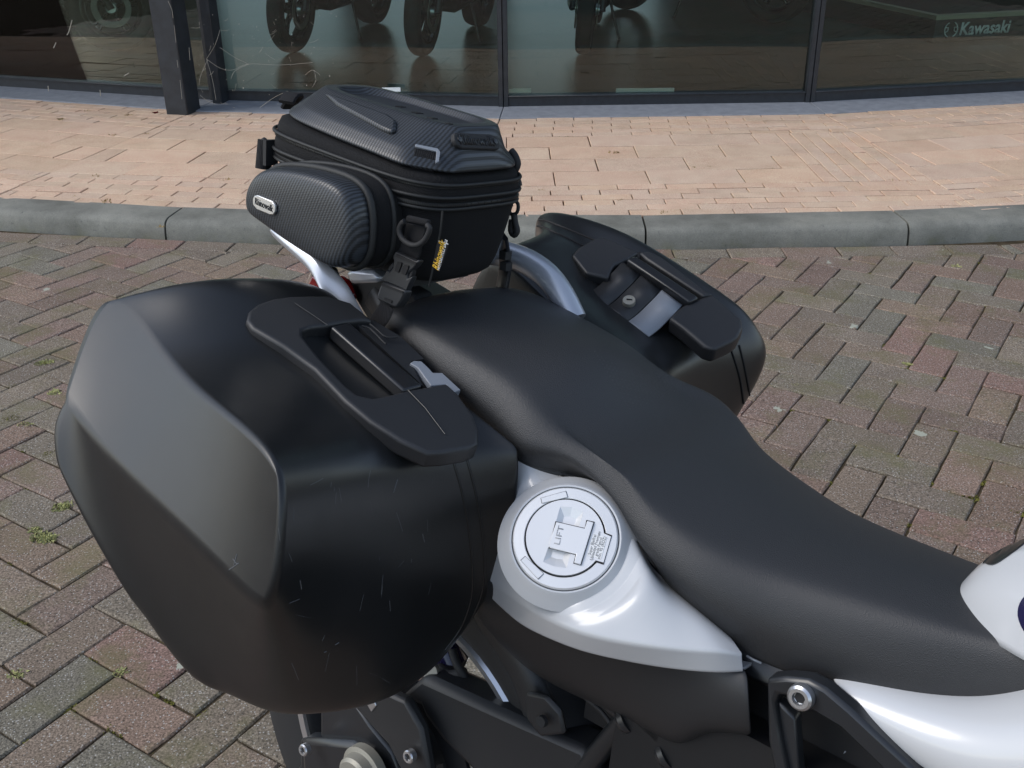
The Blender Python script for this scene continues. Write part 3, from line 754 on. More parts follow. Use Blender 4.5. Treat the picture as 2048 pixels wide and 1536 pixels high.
# --- white side panel round the filler, on the bike's right
def sink_panel(o):
    dg = bpy.context.evaluated_depsgraph_get(); dg.update(); me = bpy.data.meshes.new_from_object(o.evaluated_get(dg)); o.modifiers.clear(); o.data = me; smooth(me)
    b0 = np.array(bike.base)
    for v in me.vertices:
        p = np.array(v.co) + b0; q = p - CP; h = q @ CN; r = np.linalg.norm(q - CN * h)
        if r < .105 and h > -.06:
            lim = np.interp(r, [0, .050, .057, .064, .072, .082, .105], [-.020, -.016, -.0085, -.0066, -.0055, .0010, .030])
            k_ = .006; d_ = (h - lim) / k_; nh = lim - k_ * math.log1p(math.exp(-d_)) if d_ > -20 else h
            nh = min(h, nh); v.co = Vector(p + CN * (nh - h) - b0)
    return o
CP = V3(*K(1130, 1075, y=-.155)); CN = V3(.28, -.66, .69); CN /= np.linalg.norm(CN)
cols = [  # seat edge, mid, shoulder, lower edge: (px,py,y)
    ((985, 800, -.100), (960, 960, -.108), (930, 1100, -.118), (930, 1140, -.116)),
    ((1035, 880, -.108), (1010, 1010, -.124), (972, 1150, -.130), (970, 1176, -.126)),
    ((1072, 925, -.108), (1050, 1060, -.146), (1030, 1194, -.162), (1030, 1232, -.156)),
    ((1110, 955, -.106), (1100, 1090, -.160), (1084, 1228, -.182), (1085, 1264, -.172)),
    ((1165, 972, -.102), (1165, 1110, -.160), (1158, 1260, -.186), (1160, 1294, -.174)),
    ((1222, 1000, -.100), (1232, 1130, -.150), (1232, 1278, -.178), (1235, 1312, -.165)),
    ((1265, 1060, -.100), (1290, 1165, -.140), (1308, 1290, -.166), (1310, 1326, -.154)),
    ((1292, 1135, -.103), (1345, 1210, -.130), (1380, 1298, -.150), (1385, 1335, -.142)),
    ((1370, 1203, -.104), (1400, 1245, -.122), (1435, 1302, -.136), (1440, 1338, -.130)),
    ((1455, 1278, -.102), (1468, 1294, -.112), (1480, 1310, -.118), (1484, 1336, -.115))]
rg = []
for c in cols:
    P = [K(a, b, y=y) for a, b, y in c]
    top = P[0] + V3(0, .02, -.006); low = P[3] + V3(0, .022, -.004); low2 = low + V3(0, .02, 0)
    rg.append([top, P[0], P[0] * .6 + P[1] * .4 + V3(0, -.004, .004), P[1] + V3(0, -.003, .003), P[1] * .45 + P[2] * .55 + V3(0, -.002, .002), P[2], P[3], low, low2])
panel = bike.add('side_panel', loft(rg, False, False, {}, {1: .4, 5: .55, 6: .7}), M['white'], label='white side panel round the fuel filler'); sub(panel, 3); hold(panel, 3); panel.modifiers['subdivision'].levels = 5; panel.modifiers['subdivision'].render_levels = 5
panel = sink_panel(panel)
panel.modifiers.new('thickness', 'SOLIDIFY').thickness = -.003
bike_hit = Hit([panel])
# boss and silver filler ring: concentric, facing out and up
c0 = Kp(1130, 1075, CP + CN * .003, CN) - CN * .003
def capp(px, py, h=0.): return Kp(px, py, c0 + CN * h, CN)
UP = capp(1130, 1055) - capp(1123, 1083)          # lettering direction
UP = UP / np.linalg.norm(UP)
boss = bike.add('filler_boss', lathe([(.068, -.013), (.062, -.0068), (.058, -.0028), (.0552, .0008), (.0536, .0022), (.0520, .0020), (.0514, -.004), (.03, -.006)], c0, CN, 72), M['white'], panel)
ringm = bike.add('filler_ring', lathe([(.0507, -.005), (.0507, .0022), (.0494, .0036), (.0398, .0040), (.0392, .0036), (.0392, -.001)], c0, CN, 72), M['cap'], panel)
gro = bike.add('seal', lathe([(.0395, -.001), (.0395, .0012), (.0360, .0012), (.0360, -.001)], c0, CN, 72), M['black'], ringm)
# lid: round with a square ear, lever across it
n_, u_, w_ = frame_from(CN, UP)
cc = c0 + np.array(0.)
rl = .0374
def cpt(a, r, h=0.): return cc + np.array(u_ * math.cos(a) + w_ * math.sin(a)) * r + CN * h
ear = [capp(1206, 1067, .005), capp(1222, 1073, .005), capp(1207, 1125, .005), capp(1191, 1120, .005)]
lidpoly = []
ang = lambda p: math.atan2(Vector(p - cc).dot(w_), Vector(p - cc).dot(u_))
a1, a2 = ang(ear[0]), ang(ear[3])
lo, hi = min(a1, a2), max(a1, a2)
for i in range(61):
    a = hi + (2 * math.pi - (hi - lo)) * i / 60; lidpoly.append(cpt(a, rl, .005))
eo = sorted([(ang(p), p) for p in ear[1:3]]); lidpoly += [eo[0][1], eo[1][1]]
zc_ = lambda x, y, h: capp(1000 + x / 5.907, 940 + y / 5.907, h)
wells = [([(712, 432), (850, 440), (985, 495), (935, 668), (660, 612)], [(758, 548), (825, 550), (900, 578), (868, 690), (728, 655)]),
         ([(570, 912), (835, 985), (785, 1158), (640, 1140), (508, 1085)], [(632, 935), (770, 968), (738, 1058), (665, 1050), (604, 1028)])]
lid = bike.add('fuel_lid', slab_holes(lidpoly, [[zc_(*p, .005) for p in o_] for o_, i_ in wells], CN, .006), M['cap'], panel)
for o_, i_ in wells:
    n_w = len(o_); me = py_mesh('w', [zc_(*p, .005) for p in o_] + [zc_(*p, .0006) for p in i_], [(i, (i + 1) % n_w, n_w + (i + 1) % n_w, n_w + i) for i in range(n_w)] + [tuple(range(n_w, 2 * n_w))], False)
    bike.add('finger_well', me, M['cap'], lid)
# dark gap round the ear
gp = bike.add('gap', slab([p + (p - (ear[0] + ear[2]) / 2) * .13 - CN * .0006 for p in ear], CN, .003), M['black'], lid)
lev = [(665, 612), (1000, 690), (1030, 598), (1105, 618), (950, 1115), (875, 1095), (900, 992), (590, 918), (572, 890)]
lever = bike.add('lever', slab([zc_(*p, .0078) for p in lev], CN, .0035), M['cap'], lid); sub(lever, 0, .0005, 2)
bike.add('lever_gap', slab([zc_(*p, .0057) for p in [(655, 605), (1000, 684), (1020, 590), (1118, 612), (958, 1126), (866, 1103), (892, 1000), (575, 922)]], CN, .0008), M['black'], lid)
bike.add('hinge_pin', tube([zc_(1092, 640, .0052), zc_(950, 1100, .0052)], .0013, 8, sm=1), M['gloss'], lid)
bike.add('lettering', text_mesh('LIFT', .0080, zc_(700, 772, .0079), UP, np.cross(CN, UP), .0003, bold=-.002, squeeze=1.35), M['emboss'], lever)
st = bike.add('sticker', slab([zc_(*p, .0054) for p in [(1105, 752), (1262, 800), (1195, 1050), (1032, 1008)]], CN, .0004), M['sticker'], lid)
for i, s_ in enumerate(['Super Bleifrei', 'Unleaded Premium', 'grade Petrol', 'min. 95 (ROZ)']):
    bike.add('print', text_mesh(s_, .0041, zc_(1090 + i * 38, 882 + i * 12, .0055), zc_(1130, 780, 0) - zc_(1065, 1005, 0), np.cross(CN, UP), .0001, squeeze=.92), M['ink'], st)
for (a, b) in [([(485, 330), (775, 248), (800, 320), (497, 392)], 0), ([(245, 1068), (300, 1020), (515, 1222), (447, 1288)], 1)]:
    o = bike.add('stop_pad', slab([zc_(*p, .0052) for p in a], CN, .0015), M['cap'], ringm); sub(o, 0, .0004, 1)
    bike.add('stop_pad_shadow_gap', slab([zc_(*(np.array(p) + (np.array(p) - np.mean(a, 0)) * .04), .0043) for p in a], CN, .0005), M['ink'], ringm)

# --- dark tail underside below the white panel
def quadgrid(name, rows, mat, thick=.004, s=2, parent=None, ys=None):
    rg = [[K(a, b, y=y) for a, b, y in r] for r in rows]
    o = bike.add(name, loft(rg, False, False), mat, parent); m = o.modifiers.new('thickness', 'SOLIDIFY'); m.thickness = thick; m.offset = 1; sub(o, s); return o
quadgrid('tail_underside', [
    [(960, 1130, -.135), (945, 1200, -.130), (960, 1240, -.10), (990, 1250, -.06)],
    [(1020, 1190, -.148), (1010, 1260, -.125), (1030, 1320, -.10), (1060, 1345, -.07)],
    [(1110, 1245, -.150), (1120, 1300, -.125), (1150, 1370, -.11), (1180, 1400, -.08)],
    [(1230, 1290, -.142), (1240, 1340, -.128), (1265, 1420, -.115), (1290, 1450, -.09)],
    [(1340, 1310, -.130), (1350, 1370, -.125), (1350, 1470, -.118), (1365, 1500, -.10)],
    [(1430, 1318, -.118), (1440, 1380, -.124), (1400, 1440, -.122), (1410, 1450, -.10)],
    [(1500, 1330, -.105), (1500, 1372, -.122), (1508, 1462, -.120), (1510, 1470, -.10)]], M['plastic'])
quadgrid('seat_base', [
    [(990, 870, -.10), (1000, 930, -.11)], [(1100, 945, -.105), (1100, 985, -.11)], [(1180, 960, -.098), (1180, 1000, -.10)], [(1250, 1030, -.092), (1230, 1060, -.095)],
    [(1290, 1120, -.095), (1280, 1150, -.10)], [(1400, 1220, -.095), (1380, 1250, -.10)], [(1500, 1305, -.09), (1470, 1340, -.10)], [(1560, 1330, -.085), (1530, 1380, -.095)], [(1680, 1350, -.08), (1650, 1400, -.09)], [(1800, 1380, -.07), (1800, 1470, -.08)], [(1960, 1400, -.05), (1960, 1500, -.06)]], M['gloss'], .003, 1)

# --- black frame bracket with its bolt
def Kb(px, py, y): return K(px, py, y=y)
def plate(name, pts, y, th, mat, bev=.003, parent=None, ydir=-1, label=None):
    P = [K(a, b, y=(y if len(q) == 2 else q[2])) for q in pts for a, b in [q[:2]]]
    o = bike.add(name, slab(P, (0, -1, 0), th), mat, parent, label); sub(o, 0, bev, 2); return o
br = plate('side_frame_plate', [(1532, 1358), (1570, 1355), (1615, 1360), (1650, 1378), (1700, 1420), (1860, 1570), (1800, 1570), (1680, 1455), (1630, 1425), (1600, 1425), (1580, 1395), (1555, 1390), (1548, 1410), (1558, 1470), (1580, 1570), (1552, 1570), (1535, 1480)], -.125, .020, M['frame_blk'], .004)
plate('side_frame_plate', [(1553, 1400), (1590, 1436), (1600, 1570), (1576, 1570), (1560, 1480)], -.118, .014, M['frame_blk'], .003, br)
bc = K(1603, 1393, y=-.128)
bolt = bike.add('bolt', lathe([(.0002, .0035), (.0052, .0035), (.0060, .0066), (.0090, .0066), (.0112, .0048), (.0118, .0015), (.0118, -.002)], bc, (0, -1, .1), 32), M['metal'])
bike.add('bolt_socket', lathe([(.0001, .0036), (.0052, .0037), (.0050, .0030)], bc, (0, -1, .1), 6), M['black'], bolt)
plate('inner_frame_block', [(1600, 1430), (1640, 1440), (1700, 1480), (1790, 1570), (1610, 1570)], -.06, .03, M['black'], .004)
# subframe tubes, welded
t1 = bike.add('frame_tube', tube([K(1135, 1335, y=-.085), K(1262, 1440, y=-.085), K(1345, 1515, y=-.085), K(1450, 1610, y=-.085)], .0095, 14), M['frame_blk'])
bike.add('frame_tube', tube([K(1252, 1440, y=-.085), K(1165, 1545, y=-.075), K(1120, 1600, y=-.07)], .0125, 16), M['frame_blk'])
bike.add('frame_tube', tube([K(1330, 1515, y=-.085), K(1270, 1545, y=-.075), K(1200, 1590, y=-.07)], .0100, 16), M['frame_blk'])
for q in ((1250, 1440), (1330, 1510)):
    p = K(*q, y=-.092); bike.add('weld', lathe([(.0155, -.004), (.0145, .002), (.011, .006)], p, (-.6, -.3, -.6), 20), M['frame_blk'], t1)
plate('clip', [(1274, 1426), (1325, 1470), (1313, 1488), (1262, 1442)], -.100, .006, M['rubber'], .002)
plate('side_cover', [(1150, 1345), (1260, 1400), (1370, 1500), (1420, 1536), (1400, 1570), (1300, 1500), (1200, 1420)], -.055, .01, M['black'], .003)
plate('bracket_plate', [(1237, 1497), (1262, 1480), (1285, 1500), (1287, 1518), (1265, 1530)], -.06, .006, M['rubber'], .002)
pl = bike.add('oil_filler', lathe([(.026, -.02), (.026, .0), (.023, .004), (.016, .004), (.0001, .004)], K(1465, 1500, y=-.07), (0.1, -.75, .6), 28), M['rubber'])
bike.add('oil_filler_grip', box(K(1462, 1496, y=-.078), (.034, .010, .016), Matrix.Rotation(.5, 3, 'X') @ Matrix.Rotation(.6, 3, 'Y')), M['black'], pl)
for q in ((1432, 1500), (1458, 1515)): bike.add('oil_filler_mark', box(K(*q, y=-.084), (.005, .002, .003)), M['metal'], pl)
bike.add('reservoir', lathe([(.03, 0), (.03, -.02), (.026, -.05), (.022, -.09)], K(1720, 1535, y=-.05), (0, -.6, .8), 28), M['rubber'])
bike.add('hose', tube([K(1685, 1560, y=-.06), K(1684, 1515, y=-.06), K(1700, 1495, y=-.06), K(1715, 1500, y=-.05)], .0045, 10), M['latch'])
bike.add('engine_block', box((-.02, 0, .45), (.50, .20, .36)), M['black'])
bike.add('engine_block', box((-.16, .01, .60), (.34, .15, .16)), M['black'])

# --- white front side panel and the tank cover
quadgrid('front_side_panel', [
    [(1655, 1335, -.080), (1664, 1362, -.094), (1680, 1392, -.104), (1690, 1410, -.104)],
    [(1760, 1365, -.080), (1765, 1400, -.100), (1775, 1450, -.114), (1775, 1480, -.108)],
    [(1850, 1385, -.074), (1860, 1425, -.102), (1870, 1500, -.122), (1865, 1545, -.112)],
    [(1960, 1395, -.066), (1965, 1440, -.104), (1970, 1530, -.130), (1970, 1620, -.116)],
    [(2060, 1370, -.060), (2065, 1430, -.106), (2070, 1530, -.136), (2080, 1680, -.120)],
    [(2180, 1340, -.060), (2185, 1420, -.110), (2190, 1530, -.140), (2200, 1700, -.124)]], M['white'], .004, 3).name = 'front_side_panel'
# tank cover: symmetrical shell, nose towards the seat
def tk(x, zt, wt, zs, ws, zb, wb):
    h = [(0, zt), (wt * .6, zt - (zt - zs) * .12), (wt, zt - (zt - zs) * .38), (ws, zs), (wb, zb)]
    return [(x, -y, z) for y, z in h[1:]][::-1] + [(x, y, z) for y, z in h]
tank = bike.add('tank_cover', loft([tk(-.004, .812, .010, .806, .016, .796, .018), tk(.006, .838, .020, .822, .032, .800, .034), tk(.030, .866, .030, .838, .052, .800, .056), tk(.07, .898, .042, .860, .076, .806, .082), tk(.13, .930, .056, .886, .104, .818, .112), tk(.22, .962, .075, .915, .135, .83, .145)], False, False, {0: .3}, {3: .6, 5: .6}), M['white']); sub(tank, 3)
tank.modifiers.new('thickness', 'SOLIDIFY').thickness = .003
th = Hit([tank])
def lay_patch(name, pts, mat, off, parent, add, hit, thick=.0012, n=10):
    """flat patch following a surface: outline in the picture, filled by a fan of rings"""
    cx = sum(p[0] for p in pts) / len(pts); cyy = sum(p[1] for p in pts) / len(pts)
    P = catmull([(a, b, 0) for a, b in pts], 4, True); V = []; Fc = []; m = len(P); ok = True
    for s_ in (1., .75, .45, .15):
        for p in P:
            h = hit(cx + (p[0] - cx) * s_, cyy + (p[1] - cyy) * s_, off)
            if h is None: ok = False; V.append(V[-1] if V else (0, 0, 0)); continue
            V.append(tuple(h[0]))
    for r_ in range(3):
        for i in range(m): Fc.append((r_ * m + i, r_ * m + (i + 1) % m, (r_ + 1) * m + (i + 1) % m, (r_ + 1) * m + i))
    Fc.append(tuple(range(3 * m, 4 * m)))
    return add(name, py_mesh(name, V, Fc, True, None), mat, parent)
lay_patch('knee_pad', [(1967, 1122), (1968, 1100), (1990, 1070), (2030, 1040), (2080, 1010), (2120, 1000), (2090, 1050), (2045, 1092), (2000, 1125), (1980, 1131)], M['gloss'], .0015, tank, bike.add, th)
lay_patch('roundel', [(2038, 1232), (2046, 1200), (2075, 1180), (2110, 1200), (2115, 1240), (2085, 1275), (2055, 1268)], M['navy'], .0015, tank, bike.add, th)
quadgrid('tank_side_trim', [[(1924, 1186, -.004), (1921, 1212, -.008)], [(1936, 1232, -.014), (1944, 1248, -.018)], [(1985, 1280, -.032), (1992, 1294, -.036)], [(2050, 1322, -.050), (2052, 1342, -.055)]], M['rail'], .004, 2)

# --- rear wheel, swing arm, mudguard
XW, ZW_, RR = -.595, .318, .222
wc = V3(XW, 0, ZW_)
def wheel_parts(add, c, axis, R_t, R_r, wt, wr, mt, mr, spokes, parent=None, hub=.035, seg=64):
    tyre = add('tyre', lathe([(R_r - .004, -wr), (R_r + .012, -wt * .9), (R_r + .045, -wt), (R_t - .018, -wt * .86), (R_t - .004, -wt * .5), (R_t, 0), (R_t - .004, wt * .5), (R_t - .018, wt * .86), (R_r + .045, wt), (R_r + .012, wt * .9), (R_r - .004, wr)], c, axis, seg), mt, parent)
    rim = add('rim', lathe([(R_r - .012, -wr + .004), (R_r + .004, -wr), (R_r + .006, -wr - .003), (R_r - .004, -wr - .004), (R_r - .016, -wr + .006), (R_r - .030, -.02), (R_r - .034, 0), (R_r - .030, .02), (R_r - .016, wr - .006), (R_r - .004, wr + .004), (R_r + .006, wr + .003), (R_r + .004, wr)], c, axis, seg), mr, parent)
    n, u, w = frame_from(axis, (1, 0, .2)); ms = []
    for i in range(spokes):
        a = 2 * math.pi * i / spokes; d = np.array(u * math.cos(a) + w * math.sin(a))
        for sgn in (-1, 1):
            e = np.array(u * math.cos(a + sgn * .13) + w * math.sin(a + sgn * .13))
            ms.append(tube([c + d * hub + np.array(n) * .012 * sgn, c + e * (R_r - .02)], [.012, .009], 8, sm=1))
    ms.append(lathe([(hub * .6, -.06), (hub, -.05), (hub * 1.2, -.02), (hub * 1.2, .02), (hub, .05), (hub * .6, .06)], c, axis, 24))
    add('spokes', join(ms), mr, rim)
    return tyre, rim
rw = bike.add('rear_wheel', lathe([(.012, -.09), (.012, .09)], wc, (0, 1, 0), 16), M['metal'])
tyre, rim = wheel_parts(bike.add, wc, (0, 1, 0), .318, RR, .072, .058, M['rubber'], M['frame_blk'], 5, rw)
bike.add('rim_lip', lathe([(RR + .001, -.0), (RR + .005, -.004), (RR + .001, -.008), (RR - .008, -.006), (RR - .009, -.001)], wc + V3(0, -.058, 0), (0, 1, 0), 72), M['metal'], rw)
# brake disc with wavy edge
dv, dfc = [], []; nd = 120
for i in range(nd):
    a = 2 * math.pi * i / nd; r = .135 + .0022 * (1 if (i // 4) % 2 else -1)
    for rr_, yy in ((r, -.082), (r, -.077), (.095, -.077), (.095, -.082)): dv.append(wc + V3(math.cos(a) * rr_, yy, math.sin(a) * rr_))
for i in range(nd):
    for k_ in range(4): dfc.append((i * 4 + k_, i * 4 + (k_ + 1) % 4, (i + 1) % nd * 4 + (k_ + 1) % 4, (i + 1) % nd * 4 + k_))
bike.add('brake_disc', py_mesh('disc', dv, dfc, True, 30), M['gloss'], rw)
bike.add('rim_flange', lathe([(RR - .014, -.052), (RR - .005, -.0595), (RR + .001, -.060)], wc, (0, 1, 0), 72), M['dullmetal'], rw)
# pale swing-arm end ring seen at the left of the axle
plate('swing_arm', [(795, 1395), (845, 1352), (862, 1360), (1020, 1433), (1172, 1503), (1230, 1600), (1000, 1600), (880, 1480), (850, 1440), (840, 1415)], -.085, .05, M['plastic'], .010)
plate('chain_guard', [(690, 1395), (765, 1382), (810, 1402), (842, 1460), (868, 1600), (800, 1600), (800, 1540), (775, 1490), (730, 1440)], -.118, .016, M['plastic'], .005)
plate('hanger_plate', [(640, 1420), (700, 1392), (735, 1445), (780, 1500), (798, 1545), (800, 1600), (540, 1600), (600, 1530), (600, 1478), (640, 1480)], -.095, .012, M['frame_blk'], .004)
plate('caliper', [(600, 1478), (700, 1486), (740, 1510), (745, 1600), (610, 1600), (604, 1540)], -.108, .030, M['frame_blk'], .008)
for q, s_ in (((610, 1499), 1.), ((820, 1512), 1.)):
    b_ = bike.add('bolt', lathe([(.0002, .0025), (.004, .0025), (.0046, .005), (.0070, .005), (.0082, .0035), (.0082, -.004)], K(*q, y=-.128), (0, -1, .15), 24), M['metal'])
    bike.add('bolt_socket', lathe([(.0001, .0026), (.004, .0028)], K(*q, y=-.128), (0, -1, .15), 6), M['black'], b_)
ax = bike.add('axle_nut', lathe([(.0002, .006), (.010, .006), (.012, .010), (.024, .010), (.028, .006), (.030, -.006), (.036, -.008), (.036, -.02)], K(715, 1552, y=-.13), (0, -1, 0), 40), M['dullmetal'])
bike.add('axle_hex', lathe([(.0001, .013), (.012, .013), (.013, .006)], K(715, 1552, y=-.13), (0, -1, 0), 6), M['metal'], ax)
quadgrid('mudguard', [
    [(925, 1170, -.070), (965, 1180, -.072), (1010, 1200, -.02), (1080, 1200, .04)],
    [(948, 1245, -.070), (1000, 1245, -.074), (1065, 1250, -.02), (1120, 1250, .04)],
    [(1000, 1315, -.070), (1052, 1310, -.076), (1120, 1318, -.02), (1180, 1318, .04)],
    [(1035, 1385, -.070), (1085, 1385, -.078), (1160, 1390, -.02), (1230, 1396, .04)],
    [(1052, 1460, -.070), (1104, 1465, -.078), (1170, 1470, -.02), (1240, 1480, .04)]], M['plastic'], .004, 2)
plate('mudguard_bracket', [(1050, 1385), (1090, 1392), (1120, 1425), (1128, 1470), (1080, 1475), (1052, 1440)], -.092, .008, M['plastic'], .004)
bike.add('bolt', lathe([(.0002, .002), (.006, .002), (.007, -.003)], K(1083, 1443, y=-.102), (0, -1, .2), 16), M['rubber'])
for (a, b, c, r) in [((880, 1335), (900, 1350), (930, 1345), .010), ((905, 1300), (915, 1330), (935, 1360), .008), ((925, 1380), (945, 1375), (965, 1390), .007)]:
    bike.add('brake_hose', tube([K(*a, y=-.05), K(*b, y=-.055), K(*c, y=-.05)], r * .7, 10), M['rubber'])
bike.add('bracket', lathe([(.0001, .004), (.010, .004), (.011, -.004)], K(862, 1343, y=-.07), (0.3, -1, .4), 18), M['dullmetal'])
plate('pannier_bracket', [(728, 1400), (745, 1396), (752, 1412), (742, 1424)], -.12, .004, M['metal'], .001)
bike.add('suspension', tube([K(880, 1270, y=-.03), K(905, 1330, y=-.03)], .02, 14), M['navy'])
for pts, r_ in [([(1140, 1290), (1175, 1360), (1215, 1395), (1240, 1440)], .003), ([(1090, 1330), (1140, 1372), (1200, 1420), (1235, 1470)], .0025), ([(1535, 1330), (1560, 1352), (1600, 1360), (1655, 1372)], .003), ([(1350, 1515), (1390, 1490), (1425, 1480), (1450, 1500)], .004)]:
    bike.add('cable', tube([K(a, c, y=-.088) for a, c in pts], r_, 8), M['rubber'])
for q in ((1508, 1318), (1590, 1350)): bike.add('clip', tube([K(q[0] - 14, q[1] - 6, y=-.10), K(q[0], q[1] + 2, y=-.103), K(q[0] + 14, q[1] + 8, y=-.10)], .0011, 6), M['latch'])
# exhaust and left side mass, mostly hidden
bike.add('exhaust', tube([(-.05, .14, .42), (-.35, .19, .52), (-.60, .21, .60), (-.80, .22, .66)], [.03, .045, .06, .058], 18), M['gloss'])
bike.add('side_stand', tube([(-.05, .12, .34), (-.10, .23, .12), (-.11, .27, .035)], .011, 10), M['frame_blk'])
bike.add('sump_guard', box((.12, 0, .26), (.42, .20, .05)), M['frame_blk'])
fwc = V3(.98, 0, .33)
fwh = bike.add('front_wheel', lathe([(.012, -.09), (.012, .09)], fwc, (0, 1, 0), 16), M['metal'])
wheel_parts(bike.add, fwc, (0, 1, 0), .33, .25, .055, .04, M['rubber'], M['dullmetal'], 6, fwh)
for s_ in (-.095, .095): bike.add('fork', tube([(.98, s_, .33), (.86, s_, .62), (.70, s_, .98)], [.026, .024, .021], 16), M['frame_blk'])
bike.add('tank_top', box((.42, 0, .88), (.42, .26, .20)), M['plastic']).modifiers.new('b', 'BEVEL').width = .05
bike.add('handlebar', tube([(.56, -.42, 1.10), (.60, -.25, 1.12), (.66, -.08, 1.05), (.66, .08, 1.05), (.60, .25, 1.12), (.56, .42, 1.10)], .011, 12), M['frame_blk'])
bike.add('grip', tube([(.56, -.43, 1.10), (.59, -.30, 1.115)], .017, 12), M['rubber']); bike.add('grip', tube([(.56, .43, 1.10), (.59, .30, 1.115)], .017, 12), M['rubber'])
bike.add('front_fairing', box((.72, 0, .95), (.22, .22, .22)), M['white']).modifiers.new('b', 'BEVEL').width = .06

# --- tail: tail unit, grab rails, rack, rear light
bike.add('tail_unit', loft([[(x, s_ * w, z) for s_, w, z in ((-1, w0, z0), (-1, w0 * .9, z0 + .03), (1, w0 * .9, z0 + .03), (1, w0, z0))] for x, w0, z0 in ((-.45, .085, .80), (-.60, .075, .855), (-.70, .055, .885), (-.76, .035, .905))]), M['plastic'])
# right rail: broad silver blade rising to the rear
def blade(sgn):
    pr = [  # outer edge, crest, inner edge in the picture (right rail)
        ((528, 448, -.115), (534, 447, -.112), (545, 452, -.105)),
        ((575, 492, -.122), (590, 487, -.118), (604, 490, -.108)),
        ((618, 530, -.126), (634, 512, -.122), (658, 520, -.108)),
        ((634, 566, -.128), (650, 560, -.122), (700, 560, -.106)),
        ((652, 600, -.130), (672, 600, -.120), (716, 596, -.105)),
        ((690, 640, -.128), (708, 640, -.120), (742, 642, -.105)),
        ((740, 690, -.125), (755, 690, -.118), (775, 690, -.103))]
    rg = []
    for o_, c_, i_ in pr:
        a, b, c = K(*o_[:2], y=o_[2]), K(*c_[:2], y=c_[2]), K(*i_[:2], y=i_[2])
        low = a + V3(0, .004, -.012); low2 = c + V3(0, 0, -.012)
        rg.append([p * V3(1, -sgn if sgn > 0 else 1, 1) for p in (a, b, c, low2, low)])
    return loft(rg, True, True, {}, {1: .7, 0: .6})
o = bike.add('grab_rail', blade(-1), M['rail'], label='silver grab rail on the right of the seat'); sub(o, 2)
o = bike.add('grab_rail', tube([K(1150, 640, y=.115), K(1125, 592, y=.118), K(1095, 552, y=.122), K(1055, 524, y=.126), K(1010, 508, y=.125), K(975, 505, y=.11), K(930, 500, y=.06)], [.015, .016, .0165, .0165, .0165, .016, .014], 16, flat=None), M['rail'], label='silver grab rail curving round the left of the seat')
plate('rack', [(690, 545), (705, 540), (742, 541), (760, 556), (752, 566), (700, 568)], -.085, .02, M['rail'], .004, ydir=-1)
bike.add('rack', box((-.73, -.01, .945), (.18, .10, .012)), M['plastic'])
plate('tail_tray', [(690, 566), (765, 552), (830, 590), (840, 660), (800, 700), (765, 690), (735, 640)], -.045, .03, M['black'], .004)
o = bike.add('tail_light', slab([K(604, 588, y=-.085), K(622, 548, y=-.085), K(640, 560, y=-.085), K(652, 592, y=-.085), K(640, 625, y=-.085), K(604, 625, y=-.085)], (-.5, -.8, 0), .04), M['red']); sub(o, 0, .004, 2)
plate('tail_light_lens', [(600, 590), (622, 540), (628, 546), (612, 600)], -.058, .02, M['lens'], .002)
plate('tail_shroud', [(618, 528), (640, 540), (660, 600), (640, 600), (622, 560)], -.062, .03, M['plastic'], .004)

# ================================================================== PANNIERS
def cage(far=False):
    I = [(-.72, .925), (-.62, .90), (-.50, .868), (-.405, .835), (-.398, .76), (-.415, .67), (-.50, .62), (-.62, .60), (-.74, .64), (-.765, .78)]
    Sx = [(-.725, .942), (-.63, .910), (-.51, .872), (-.450, .836), (-.432, .76), (-.424, .672), (-.50, .602), (-.62, .575), (-.735, .62), (-.762, .78)]
    Mx = [(-.742, .952), (-.652, .920), (-.555, .888), (-.466, .850), (-.446, .775), (-.450, .640), (-.51, .575), (-.63, .568), (-.75, .625), (-.776, .79)]
    I[3] = tuple(K(1030, 893, y=-.135)[[0, 2]]); I[4] = tuple(K(1031, 1010, y=-.135)[[0, 2]]); I[5] = tuple(K(962, 1212, y=-.135)[[0, 2]]); Sx[5] = tuple(K(880, 1318, y=-.178)[[0, 2]]); Mx[5] = tuple(K(750, 1402, y=-.28)[[0, 2]]); Sx[6] = (-.50, Sx[5][1] - .006); Mx[6] = (-.51, Mx[5][1] - .006)
    rings = [[(x, -.135, z) for x, z in I], [(x, -.178, z) for x, z in Sx], [(x, -.28, z) for x, z in Mx]]
    O = [(215, 600, -.335), (330, 708, -.355), (440, 812, -.38), (556, 948, -.405), (530, 1203, -.425), (575, 1405, -.350), (440, 1380, -.375), (290, 1232, -.405), (120, 932, -.42), (132, 790, -.40)]
    O3 = [K(a, b, y=y) for a, b, y in O]
    if far:
        for i_, (a, b, y) in enumerate([(1072, 436, .375), (1205, 449, .385), (1335, 514, .40), (1482, 622, .425), (1527, 735, .445)]):
            q = K(a, b, y=y); O3[i_] = V3(q[0] - .012, -(q[1] - .022), q[2])
    rings.append([tuple(p) for p in O3])
    m1, m2 = K(212, 905, y=-.412), K(352, 1043, y=-.425)
    V = [p for r in rings for p in r] + [m1, m2]; n = 10; Fc = []
    for i in range(3):
        for j in range(n): a, b = i * n + j, i * n + (j + 1) % n; Fc.append((a, b, b + n, a + n))
    o = 30; Fc += [(o, o + 9, 40, o + 1), (o + 1, 40, 41, o + 2), (o + 2, 41, o + 4, o + 3), (o + 9, o + 8, o + 7, 40), (40, o + 7, o + 6, 41), (41, o + 6, o + 5, o + 4)]
    Fc.append(tuple(range(9, -1, -1)))
    return V, Fc
